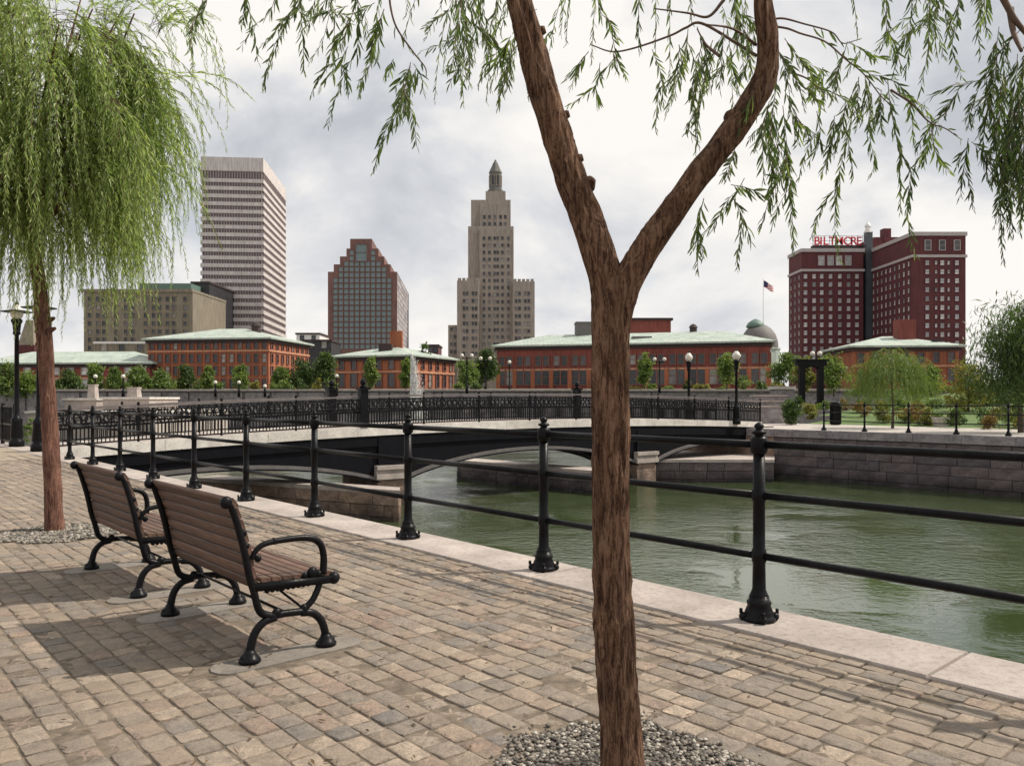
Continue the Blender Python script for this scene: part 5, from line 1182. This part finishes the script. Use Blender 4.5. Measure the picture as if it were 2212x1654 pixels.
# --- copper roofed brick station buildings
def station(name, C0, a_dir, La, b_dir, Lb, z0, z1, rise, label, brick, rows_, na, nb, right_rows=True, overhang=0.9, wsz=(1.1, 1.7), glass=None, belt_z=None, pair=False, trim=None, pil=False):
    """C0 front-right corner, a_dir runs left along the front, b_dir runs back along the right side"""
    a_ = Vector((a_dir[0], a_dir[1], 0)).normalized(); b_ = Vector((b_dir[0], b_dir[1], 0)).normalized(); C0 = Vector((C0[0], C0[1], 0)); glass = glass or M['glass']; trim = trim or M['wframe_brick']
    root = tag(empty(name, (C0.x, C0.y, z0)), label, 'building'); c1, c2, c3 = C0 + a_ * La, C0 + a_ * La + b_ * Lb, C0 + b_ * Lb
    m = MB(); m.prism([C0, c3, c2, c1], z0 - 2, z1); bpart(root, m, 'wall', brick)
    m = MB(); e_ = 0.35; m.prism([C0 - a_ * e_ - b_ * e_, c3 - a_ * e_ + b_ * e_, c2 + a_ * e_ + b_ * e_, c1 + a_ * e_ - b_ * e_], z1 - 0.8, z1 - 0.25); bpart(root, m, 'cornice', M['eave'])
    ov = overhang; q = [C0 - a_ * ov - b_ * ov, c3 - a_ * ov + b_ * ov, c2 + a_ * ov + b_ * ov, c1 + a_ * ov - b_ * ov]
    hb = min(La, Lb) / 2
    if La > Lb: r0, r1 = C0 + a_ * hb + b_ * hb, C0 + a_ * (La - hb) + b_ * hb; rid = [r0, r0, r1, r1]
    else: r0, r1 = C0 + a_ * hb + b_ * hb, C0 + a_ * hb + b_ * (Lb - hb); rid = [r0, r1, r1, r0]
    m = MB(); v = [Vector((p.x, p.y, z1 - 0.2)) for p in q] + [Vector((p.x, p.y, z1 + 0.1)) for p in q] + [Vector((r0.x, r0.y, z1 + rise)), Vector((r1.x, r1.y, z1 + rise))]
    f = [(3, 2, 1, 0)] + [(i, (i + 1) % 4, 4 + (i + 1) % 4, 4 + i) for i in range(4)]
    if La > Lb: f += [(4, 5, 8), (5, 6, 9, 8), (6, 7, 9), (7, 4, 8, 9)]
    else: f += [(4, 5, 9, 8), (5, 6, 9), (6, 7, 8, 9), (7, 4, 8)]
    m.add(v, f); rf = bpart(root, m, 'roof', M['copper'])
    for ln, n, o0, dirv, rt in ((La, na, C0, a_, -a_), (Lb, nb, C0, b_, b_)):
        if n == 0: continue
        for ri, (z, hh) in enumerate(rows_):
            for k in range(n):
                u = ln * (k + 0.5) / n
                offs = (-0.21 * ln / n, 0.21 * ln / n) if pair else (0,)
                for of in offs:
                    p = o0 + dirv * (u + of); put_window(root, (p.x, p.y, z), rt, wsz[0] * (1.25 if hh > 2.2 else 1), hh, glass, trim, 0.14, 0.2, True)
        if pil:
            for k in range(n + 1):
                p = o0 + dirv * min(max(ln * k / n, 0.3), ln - 0.3); outw = rt.cross(Vector((0, 0, 1))); m = MB(); m.box(p + outw * 0.06 + Vector((0, 0, (z0 + belt_z) / 2)), (0.8, 0.3, belt_z - z0 - 0.1), rt); bpart(root, m, 'pilaster', M['brick'])
        if belt_z:
            p = o0 + dirv * (ln / 2); outw = rt.cross(Vector((0, 0, 1))); m = MB(); m.box(p + outw * 0.02 + Vector((0, 0, belt_z)), (ln + 0.3, 0.36, 0.35), rt); bpart(root, m, 'belt_course', M['brick_trim'])
    return root, rf, a_, b_
# four storey block
C0 = (WX(580, 150), 150); st, rf, *_ = station('brick_block', C0, (-23.8, 3.5), 24.6, (3.5, 23.8), 19, 2.7, WZ(730, 150), 2.7, 'four-storey orange brick block with green copper hip roof and sunlit right side', M['brick'], [(WZ(744, 150), 1.5), (WZ(773, 150), 1.6), (WZ(800, 150), 1.6), (WZ(829, 150), 1.8)], 15, 8, wsz=(0.8, 1.6), belt_z=WZ(757, 150))
m = MB(); q = Vector((WX(546, 156), 158, WZ(709, 157))); m.lathe([(0.9, -0.8), (0.9, 0.4), (1.1, 0.5), (0.8, 1.1), (0.1, 1.4)], q, 8); bpart(st, m, 'roof_vent', M['eave'])
# small two storey house with chimney
C0 = (WX(887, 140), 140); st, rf, *_ = station('brick_house', C0, (-15, 6), 15.6, (6, 15), 17.2, 2.8, WZ(767, 140), 2.3, 'two-storey orange brick house with chimney and green roof, centre left', M['brick'], [(WZ(786, 140), 1.6), (WZ(820, 140), 2.4)], 6, 6, belt_z=WZ(802, 140), wsz=(1.0, 1.6))
m = MB(); q = P(856, 728, 149); m.box((q.x, q.y, q.z - 1.2), (2.3, 1.6, 4.6)); bpart(st, m, 'chimney', M['brick'])
m = MB(); q = P(833, 752, 146); m.box((q.x, q.y, q.z), (2.4, 1.6, 1.4)); bpart(st, m, 'dormer', M['eave'])
# long building behind the forked trunk
C0 = (WX(1663, 140), 140); st, rf, *_ = station('long_brick_building', C0, (-48.3, 13.7), 50.2, (13.7, 48.3), 16, 2.9, WZ(737, 140), 2.6, 'long two-storey red brick building with pale green roof behind the forked trunk', M['brick_red'], [(WZ(776, 145), 1.75), (WZ(812, 145), 3.0)], 14, 4, belt_z=WZ(796, 145), pair=True, wsz=(1.0, 1.7), pil=True)
m = MB(); q = P(1398, 703, 170); m.box((q.x, q.y, q.z - 0.4), (9.0, 5, 2.6)); bpart(st, m, 'rooftop_block', M['brick_red'])
m = MB(); m.box((q.x, q.y, q.z + 1.1), (9.8, 5.8, 0.5)); bpart(st, m, 'rooftop_cap', M['eave'])
m = MB(); q = P(1497, 713, 152); m.lathe([(0.7, -1), (0.7, 0.4), (0.9, 0.5), (0.5, 1.0), (0.1, 1.2)], q, 8); bpart(st, m, 'roof_vent', M['eave'])
m = MB(); q = P(1262, 712, 158); m.box((q.x, q.y, q.z - 0.5), (3.6, 4, 3.2)); m.prism([(q.x - 1.9, q.y - 2.1), (q.x + 1.9, q.y - 2.1), (q.x + 1.9, q.y + 2.1), (q.x - 1.9, q.y + 2.1)], q.z + 1.1, q.z + 1.4); bpart(st, m, 'dormer', M['slate'])
m = MB(); q = P(1385, 731, 150); m.box((q.x, q.y, q.z), (3.6, 2, 0.7)); bpart(st, m, 'roof_hatch', M['slate'])
# right small building with chimney
C0 = (WX(2070, 132), 132); st, rf, *_ = station('brick_house', C0, (-1, 0.08), 17.0, (0.08, 1), 15, 2.9, WZ(747, 132), 2.2, 'brick house with pale roof and square chimney before the maroon hotel', M['brick'], [(WZ(772, 132), 1.6), (WZ(811, 132), 2.2)], 7, 4, belt_z=WZ(790, 132), wsz=(1.0, 1.6))
m = MB(); q = P(1953, 706, 138); m.box((q.x, q.y, q.z - 1.2), (3.0, 2.0, 4.8)); bpart(st, m, 'chimney', M['brick_red'])
m = MB(); q = P(2024, 738, 134.5); m.box((q.x, q.y, q.z), (1.6, 1.0, 0.9)); bpart(st, m, 'roof_hatch', M['eave'])
# long low building at the left
C0 = (WX(324, 152), 152); st, rf, *_ = station('long_low_building', C0, (-1, 0.05), 34, (0.05, 1), 13, 2.2, WZ(784, 152), 2.6, 'long low red brick building with green roof at the left edge', M['brick_red'], [(WZ(800, 152), 1.5), (WZ(832, 152), 2.2)], 12, 0, belt_z=WZ(816, 152), glass=M['glass_pale'], trim=M['wframe'], wsz=(1.2, 1.5))

# --- domed building with the flag behind the long brick building
Yd = 200.0; dm = tag(empty('domed_building', (WX(1655, Yd), Yd + 6, 2.5)), 'grey dome with green copper crest behind the long brick building', 'building')
kk = Yd / FD; zb = WZ(748, Yd); q = Vector((WX(1655, Yd), Yd + 6, 0)); m = MB()
m.lathe([(40 * kk, zb - 0.4), (41 * kk, zb), (40 * kk, zb + 1.6), (35 * kk, zb + 3.4), (26 * kk, zb + 4.9), (15 * kk, zb + 5.8)], q, 20); bpart(dm, m, 'dome', M['slate'], True)
m = MB(); m.lathe([(44 * kk, 2.5), (44 * kk, zb - 0.6), (46 * kk, zb - 0.5), (46 * kk, zb - 0.2), (40 * kk, zb - 0.1)], q, 20); bpart(dm, m, 'drum', M['copper'])
m = MB(); m.lathe([(20 * kk, zb + 5.2), (21 * kk, zb + 5.6), (17 * kk, zb + 6.4), (9 * kk, zb + 7.1), (1 * kk, zb + 7.5)], q + Vector((-0.9, 0, 0)), 12); bpart(dm, m, 'crest', M['copper_dark'], True)
fp = tag(empty('flagpole', (WX(1648, 206), 206, WZ(693, 206))), 'thin white flagpole above the grey dome', 'flagpole')
m = MB(); hp = WZ(603, 206) - WZ(693, 206); m.lathe([(0.1, -2), (0.09, hp * 0.5), (0.06, hp), (0.12, hp + 0.1), (0.02, hp + 0.25)], seg=8); m.build('pole', M['white_paint'], fp)
m = MB(); nx, nz = 10, 7; v = []
for j in range(nz + 1):
    for i in range(nx + 1): u = i / nx; w = j / nz; v.append((u * 2.5, 0.25 * math.sin(u * 6.0 + w) * u, -1.55 + w * 1.7 - u * 1.5 + 0.12 * math.sin(u * 7)))
m.add(v, [(j * (nx + 1) + i, j * (nx + 1) + i + 1, (j + 1) * (nx + 1) + i + 1, (j + 1) * (nx + 1) + i) for j in range(nz) for i in range(nx)])
o = m.build('flag', M['flag'], loc=(WX(1649, 206), 206, WZ(607, 206)), smooth=True); tag(o, 'striped red and white flag with dark canton flying above the dome', 'flag')

# ------------------------------------------------------------------ planting and furniture beyond the river
LB = 'leafy tree'
ft(1050, 742, 838, 125, 26, M['leaf_dark'], 'tall dark tree left of the long brick building', 0.15, 3200)
ft(1010, 768, 838, 105, 24, M['leaf_mid'], 'light green young tree below the limestone skyscraper', 0.12)
ft(655, 778, 842, 118, 34, M['leaf_dark'], 'dark dense tree filling the gap right of the four-storey block', 0.05, 3400)
ft(700, 762, 840, 116, 26, M['leaf_dark'], 'dark tree just left of the two-storey chimney house', 0.05, 3000)
ft(606, 790, 842, 112, 15, M['leaf_mid'], 'small bright tree at the sunlit corner of the four-storey block', 0.1)
ft(800, 768, 838, 108, 13, M['leaf_mid'], 'narrow young tree before the chimney house, left of the fountain', 0.12)
ft(876, 772, 838, 108, 10, M['leaf_mid'], 'slim young tree touching the fountain spray', 0.12)
ft(352, 800, 856, 100, 22, M['leaf_mid'], 'bright bush-like tree below the left corner of the four-storey block', 0.05)
ft(402, 784, 846, 104, 18, M['leaf_dark'], 'young dark tree before the left half of the four-storey block', 0.1)
ft(450, 792, 842, 104, 11, M['leaf_mid'], 'slim light tree before the middle of the four-storey block', 0.1)
ft(520, 790, 842, 104, 17, M['leaf_mid'], 'young tree before the right half of the four-storey block', 0.1)
ft(300, 785, 850, 104, 22, M['leaf_mid'], 'loose green tree right end of the long low building', 0.1)
ft(247, 795, 852, 100, 14, M['leaf_mid'], 'slim green tree before the long low building, right of the lamps', 0.1)
ft(206, 782, 850, 100, 16, M['leaf_mid'], 'taller green tree before the long low building, by the pedestal', 0.1)
ft(150, 800, 856, 96, 24, M['leaf_dark'], 'round dark tree right of the slender trunk before the low building', 0.05)
ft(62, 805, 860, 94, 24, M['leaf_mid'], 'round green tree between the lamp and the slender trunk', 0.05)
ft(15, 785, 860, 92, 26, M['leaf_mid'], 'green tree at the far left edge before the low building', 0.05)
ft(1392, 762, 838, 100, 15, M['leaf_mid'], 'young tree right beside the forked trunk before the long building', 0.15)
ft(1570, 760, 838, 96, 21, M['leaf_mid'], 'green young tree between the two globe lamps at the bridge end', 0.2)
ft(1693, 757, 835, 92, 28, M['leaf_mid'], 'round tree at the right end of the long brick building', 0.12, 2600)
ft(1800, 752, 850, 78, 32, M['leaf_mid'], 'tree right of the black garden arch', 0.1, 2600)
ft(1738, 768, 850, 80, 20, M['leaf_yellow'], 'yellow-green tree behind the black garden arch', 0.1)
ft(920, 738, 840, 150, 14, M['leaf_dark'], 'dark treetop behind the sunlit side of the chimney house', 0.3)
ft(2090, 770, 905, 46, 46, M['leaf_yellow'], 'airy yellow-green birch at the right in the garden', 0.12, 3400, 0.17)
ft(2010, 790, 880, 60, 22, M['leaf_mid'], 'small green tree right of the pale weeping tree', 0.15)
ft(2205, 640, 934, 32.5, 98, M['leaf_dark'], 'big dark tree with thick trunk at the right edge of the garden', 0.3, 13000, 0.2, name='shade_tree', trunk_r=0.13, droop=0.5)
# weeping tree in the garden
wb = G(1927, 925); root = tag(empty('weeping_tree', wb), 'pale weeping willow in the garden left of the birch', 'tree'); LVw = Leaves(); tww = MB()
m = MB(); m.tube(catmull([(0, 0, -0.1), (0.03, 0, 1.0), (-0.02, 0, 2.0), (0, 0, 3.0)], 5), [0.075 - 0.003 * i for i in range(16)], 8); m.build('trunk', M['stem'], root, smooth=True)
for k in range(620):
    a_ = rng.uniform(0, 6.283); rr = rng.uniform(0.1, 1.35) * (1.0 + 0.28 * math.sin(a_ * 3 + 1)); p = Vector((rr * 0.9 * math.cos(a_), rr * 0.9 * math.sin(a_), 2.75 + rng.uniform(-0.5, 0.95) - 0.3 * rr + 0.25 * math.sin(a_ * 2))); d = Vector((math.cos(a_), math.sin(a_), 0.75)).normalized(); pts = [p.copy()]
    low = rng.uniform(0.75, 1.6)
    for j in range(rng.randint(12, 24)):
        d = (d + Vector((rng.gauss(0, .05), rng.gauss(0, .05), -0.26))).normalized(); p = p + d * 0.1; pts.append(p.copy())
        if p.z < low: break
    leaf_along(pts, LVw, 0.14, 0.026, 0.05, 0.6, 0.3, 0.02, 0.2)
o = link('crown', LVw.mesh('crown', M['leaf_mid']), root); o['kind'] = 'stuff'
# shrubs
def lawn_z(X, Y):
    n = X * NV.x + Y * NV.y
    return 0.0 if n < 41 else (n - 41) / 5 * 0.35 if n < 46 else 0.35 + (n - 46) / 24 * 1.65 if n < 70 else 2.0
def shrub(x, ytop, ybase, Y, halfw, mat, label, n=900, ls=0.12, group='garden shrubs beyond the river'):
    ft.i += 1; z0 = max(WZ(ybase, Y), -0.05)
    if x > 1690: z0 = lawn_z(WX(x, Y), Y); ytop = min(ytop, HY - (z0 + 0.55 - EYE) * FD / Y)
    far_tree('shrub', (WX(x, Y), Y, z0), WZ(ytop, Y) - z0, halfw * Y / FD, 0.0, mat, label, 'shrub', group, n, ls, 0.3, seed=ft.i, parts=False)
shrub(1708, 858, 916, 42, 26, M['leaf_dark'], 'dark rounded shrub left of the litter bin', 1800, 0.15)
shrub(1752, 872, 902, 46, 20, M['leaf_yellow'], 'yellowish shrub between dark shrub and litter bin')
shrub(1860, 868, 905, 46, 26, M['leaf_rust'], 'reddish low shrub right of the litter bin')
shrub(1905, 876, 912, 42, 24, M['leaf_yellow'], 'yellow flowering shrub by the weeping tree trunk')
shrub(1965, 872, 912, 42, 28, M['leaf_rust'], 'rust coloured shrub right of the weeping tree trunk')
shrub(2000, 880, 918, 39.5, 16, M['leaf_yellow'], 'small yellow shrub left of the stone planter')
shrub(2068, 878, 922, 37.5, 26, M['leaf_dark'], 'dark low shrub right of the stone planter')
shrub(2130, 876, 924, 36, 30, M['leaf_rust'], 'brownish shrub behind the far railing near the right edge')
shrub(2190, 888, 926, 36.5, 26, M['leaf_yellow'], 'yellow-green shrub at the right edge behind the far railing')
shrub(1935, 850, 880, 55, 60, M['leaf_mid'], 'green hedge-like shrub under the weeping tree', 2000)
shrub(2150, 830, 880, 55, 70, M['leaf_mid'], 'broad green shrub behind the birch', 2200, 0.16)
shrub(12, 878, 962, 25.5, 24, M['leaf_yellow'], 'yellow-green shrub behind the railing at the left frame edge', 1400, 0.07, None)
shrub(64, 900, 962, 25.5, 16, M['leaf_mid'], 'small green shrub behind the railing beside the left lamp', 900, 0.06, None)
ui = 0
for (xa, xb, kind_, where) in ((0, 325, 2, 'before the long low building'), (330, 600, 3, 'before the four-storey block'), (610, 720, 1, 'between the four-storey block and the chimney house'), (985, 1068, 1, 'left of the long brick building'), (1365, 1690, 2, 'before the right half of the long building')):
    x = xa + 8; j_ = 0
    while x < xb:
        mt_ = ('leaf_mid', 'leaf_dark', 'leaf_yellow', 'leaf_mid')[ui % 4]
        shrub(x, rng.uniform(812, 836), 850, rng.uniform(98, 108), rng.uniform(10, 20), M[mt_], '%s low bush %s, %s from the left there' % ({'leaf_mid': 'green', 'leaf_dark': 'dark', 'leaf_yellow': 'yellowish'}[mt_], where, 'first second third fourth fifth sixth seventh eighth ninth tenth eleventh twelfth'.split()[j_]), 900, 0.26, 'bushes along the basin wall'); ui += 1; j_ += 1; x += rng.uniform(28, 48)
gi = 0; ORD = 'first second third fourth fifth sixth seventh eighth ninth tenth eleventh twelfth thirteenth fourteenth fifteenth sixteenth'.split(); CN = {'leaf_yellow': 'yellow-green', 'leaf_mid': 'fresh green', 'leaf_rust': 'rust brown', 'leaf_dark': 'dark green'}
for (xs, xe, yt, yb_, Yk, mt, nm) in ((1745, 2215, 862, 892, 50, ('leaf_yellow', 'leaf_mid', 'leaf_rust', 'leaf_dark'), 'middle'), (1850, 2230, 838, 872, 62, ('leaf_mid', 'leaf_dark', 'leaf_yellow'), 'back')):
    x = xs; cnt = 0
    while x < xe:
        shrub(x, yt + rng.uniform(-8, 10), yb_ + rng.uniform(0, 8), Yk + rng.uniform(-2, 2), rng.uniform(16, 26), M[mt[gi % len(mt)]], '%s garden clump, %s from the left in the %s bed beyond the far railing' % (CN[mt[gi % len(mt)]], ORD[cnt], nm), 800, 0.14, 'garden bed planting, %s row' % nm); gi += 1; cnt += 1; x += rng.uniform(30, 44)
fi = 0
for k in range(17):
    q = NS(42.3 + rng.uniform(-0.4, 0.9), 17.5 - k * 0.95 + rng.uniform(-0.25, 0.25)); xk = CX + FD * q.x / q.y; mk = ('leaf_yellow', 'leaf_rust', 'leaf_mid', 'leaf_yellow', 'leaf_dark')[fi % 5]
    ft.i += 1; far_tree('shrub', (q.x, q.y, lawn_z(q.x, q.y)), rng.uniform(0.45, 1.0), rng.uniform(0.4, 0.75), 0.0, M[mk], '%s border plant, %s from the left in the front bed by the far promenade' % ({'leaf_yellow': 'yellow-green', 'leaf_mid': 'fresh green', 'leaf_rust': 'rust brown', 'leaf_dark': 'dark green'}[mk], (ORD + ['seventeenth'])[fi]), 'shrub', 'garden bed planting, front row', 700, 0.11, 0.3, seed=ft.i, parts=False); fi += 1
# litter bin
lb0 = G(1804, 918); lbn = tag(empty('litter_bin', lb0), 'black slatted litter bin on the far promenade', 'bin'); m = MB(); m.lathe([(0.24, 0.02), (0.26, 0.06), (0.26, 1.0), (0.29, 1.02), (0.29, 1.08), (0.2, 1.1)], seg=16); m.build('drum', M['iron'], lbn, smooth=True)
for k in range(14):
    a_ = 2 * math.pi * k / 14; m = MB(); m.box((0.275 * math.cos(a_), 0.275 * math.sin(a_), 0.53), (0.02, 0.06, 0.92), (math.cos(a_), math.sin(a_), 0)); m.build('slat', M['iron'], lbn)
m = MB(); m.lathe([(0.29, 1.1), (0.3, 1.16), (0.18, 1.22), (0.14, 1.2)], seg=16); m.build('lid', M['iron'], lbn, smooth=True)
# stone planter
pl0 = G(2032, 922); m = MB(); m.ring([[pl0 + Vector((sx * w, sy * w * 0.7, z)) for sx, sy in ((-1, -1), (1, -1), (1, 1), (-1, 1))] for w, z in ((0.24, 0), (0.25, 0.05), (0.33, 0.38), (0.36, 0.4), (0.36, 0.47))]); o = m.build('stone_planter', M['granite_pale'])
m = MB(); m.box(pl0 + Vector((0, 0, 0.475)), (0.6, 0.4, 0.02)); m.build('soil', M['soil'], o); tag(o, 'pale tapered stone planter on the far promenade', 'planter')
# stone steps and gate piers at the right end of the bridge
sw = tag(empty('stepped_wall', (WX(1655, 44), 44, 0)), 'grey stone wall stepping up beside the right end of the footbridge', 'wall')
for k, (x0, x1, yt) in enumerate(((1618, 1700, 880), (1624, 1700, 868), (1630, 1700, 856))):
    m = MB(); Yk = 44 + k * 0.9; m.box(((WX(x0, Yk) + WX(x1, Yk)) / 2, Yk + 0.45, WZ(yt, Yk) / 2 - 0.1), (WX(x1, Yk) - WX(x0, Yk), 0.9, WZ(yt, Yk) + 0.2)); o = bpart(sw, m, 'step', M['quay_grey'])
    m = MB(); m.box(((WX(x0, Yk) + WX(x1, Yk)) / 2, Yk + 0.43, WZ(yt, Yk) + 0.04), (WX(x1, Yk) - WX(x0, Yk) + 0.06, 1.0, 0.09)); bpart(sw, m, 'tread', M['granite'])
gp = tag(empty('gate_pier', (WX(1698, 48), 48.5, 0)), 'square stone gate pier with pale cap left of the black garden arch', 'pier'); m = MB(); m.box((WX(1694, 48), 48.5, 0.95), (1.1, 1.1, 2.0)); bpart(gp, m, 'shaft', M['quay_grey'])
m = MB(); m.box((WX(1694, 48), 48.5, 2.03), (1.3, 1.3, 0.18)); bpart(gp, m, 'cap', M['granite_pale'])
# black garden arch with lamp cluster
ga = tag(empty('garden_arch', (WX(1750, 62), 62, 0.9)), 'black iron garden arch with globe lamps on top', 'arch')
for x in (1731, 1771):
    m = MB(); m.box((WX(x, 62), 62, 2.4), (0.42, 0.42, 3.6)); bpart(ga, m, 'column', M['iron']); m = MB(); m.box((WX(x, 62), 62, 0.85), (0.6, 0.6, 0.5)); bpart(ga, m, 'plinth', M['iron'])
m = MB(); m.box((WX(1751, 62), 62, 4.1), (2.3, 0.5, 0.35)); m.box((WX(1751, 62), 62, 4.36), (2.6, 0.7, 0.12)); bpart(ga, m, 'lintel', M['iron'])
m = MB(); pts = [(WX(1751, 62) + 0.72 * math.cos(math.pi * k / 10), 62, 3.25 + 0.66 * math.sin(math.pi * k / 10)) for k in range(11)]; m.tube(pts, 0.07, 6); bpart(ga, m, 'arch_band', M['iron'])
m = MB(); m.tube([(WX(1762, 62), 62, 4.4), (WX(1762, 62), 62, 4.75)], 0.06, 6); bpart(ga, m, 'lamp_stem', M['iron'])
for dx_ in (-0.28, 0.28): m = MB(); m.sphere((WX(1762, 62) + dx_, 62, 4.86), 0.2, 10, 6); bpart(ga, m, 'globe', M['globe'], True)
# promenade lamps before the brick buildings: single and twin globes
def park_lamp(x, ygl, ybase, Y, label, twin=False):
    z0 = WZ(ybase, Y); h = WZ(ygl, Y) - z0; r_ = empty('park_lamp', (WX(x, Y), Y, z0)); m = MB(); m.lathe([(0.16, -0.4), (0.16, 0.4), (0.08, 0.5), (0.06, h - 0.4), (0.12, h - 0.3), (0.1, h - 0.15)], seg=8); m.build('column', M['iron'], r_, smooth=True)
    if twin:
        m = MB(); m.tube([(-0.55, 0, h - 0.25), (0, 0, h - 0.35), (0.55, 0, h - 0.25)], 0.05, 6); m.build('arm', M['iron'], r_)
    for d__ in ((-0.55, 0.55) if twin else (0,)): m = MB(); m.sphere((d__, 0, h), 0.22, 10, 6); m.build('globe', M['globe'], r_, smooth=True)
    return tag(r_, label, 'lamp', 'park lamps before the brick buildings')
park_lamp(206, 813, 852, 84, 'globe lamp before the low building, left of a matching one')
park_lamp(266, 813, 852, 84, 'globe lamp before the low building, near the four-storey block')
park_lamp(465, 826, 850, 92, 'globe lamp below the four-storey block, left of three')
park_lamp(516, 826, 850, 92, 'globe lamp below the four-storey block, middle of three')
park_lamp(572, 834, 850, 92, 'globe lamp below the sunlit corner of the four-storey block')
park_lamp(727, 812, 850, 92, 'globe lamp at the left end of the chimney house')
park_lamp(1008, 768, 842, 90, 'twin globe lamp below the limestone skyscraper', True)
park_lamp(1048, 774, 842, 94, 'twin globe lamp before the dark tree by the long building', True)
park_lamp(1100, 782, 842, 96, 'globe lamp at the left end of the long brick building')
park_lamp(1424, 776, 842, 90, 'twin globe lamp right of the forked trunk', True)
# fountain plume
fo_ = tag(empty('fountain', (WX(888, 76), 76, WATER)), 'grey white fountain plume rising before the chimney house', 'fountain'); fh = WZ(762, 76) - WATER
m = MB(); m.tube([(0, 0, -0.2), (0, 0, fh * 0.5), (0.05, 0, fh)], [0.12, 0.1, 0.05], 8); 
def spray_mat():
    t = NT('water_spray'); n = t.noise(3, 3); c = t.ramp(n.outputs['Fac'], [(0.3, (0.55, 0.55, 0.54)), (0.7, (0.8, 0.8, 0.79))]); t.l(c.outputs[0], t.b.inputs['Base Color']); t.b.inputs['Roughness'].default_value = 0.4; return t.mat
M['spray'] = spray_mat(); m.build('jet', M['spray'], fo_, smooth=True)
g = np.random.default_rng(3); N = 9000; u = g.random(N) ** 0.8; hz = fh * (1 - u * 0.98) ; spread = 0.15 + 1.5 * u ** 0.7
pos = np.stack([np.abs(g.normal(0, 0.5, N)) * spread * 1.0 - 0.05, g.normal(0, 0.3, N) * spread, hz * g.uniform(0.9, 1.0, N)], 1)
tet = np.array([[1, 1, 1], [1, -1, -1], [-1, 1, -1], [-1, -1, 1]]) * 1.0; sz = g.uniform(0.012, 0.035, (N, 1, 1)); V = (pos[:, None, :] + tet[None] * sz).reshape(-1, 3)
F = (np.arange(N) * 4)[:, None, None] + np.array([[0, 1, 2], [0, 3, 1], [0, 2, 3], [1, 3, 2]])[None]
o = link('spray', np_mesh('spray', V, F.reshape(-1, 3), M['spray']), fo_); o['kind'] = 'stuff'
# fallen leaves on the pavement
LVf = Leaves()
for k in range(330):
    Yk = rng.uniform(3.0, 9.0); x = rng.uniform(0, 1700); p = Vector((WX(x, Yk), Yk, 0.006))
    if p.dot(NV) > CO0 - 0.05: continue
    LVf.add(p, Vector((rng.gauss(0, 1), rng.gauss(0, 1), 0.15)), Vector((rng.gauss(0, .3), rng.gauss(0, .3), 1)), rng.uniform(0.02, 0.05), rng.uniform(0.008, 0.014))
o = link('fallen_leaves', LVf.mesh('fallen_leaves', M['litter'])); tag(o, 'small brown fallen leaves scattered over the cobbles', 'leaves', kind='stuff')
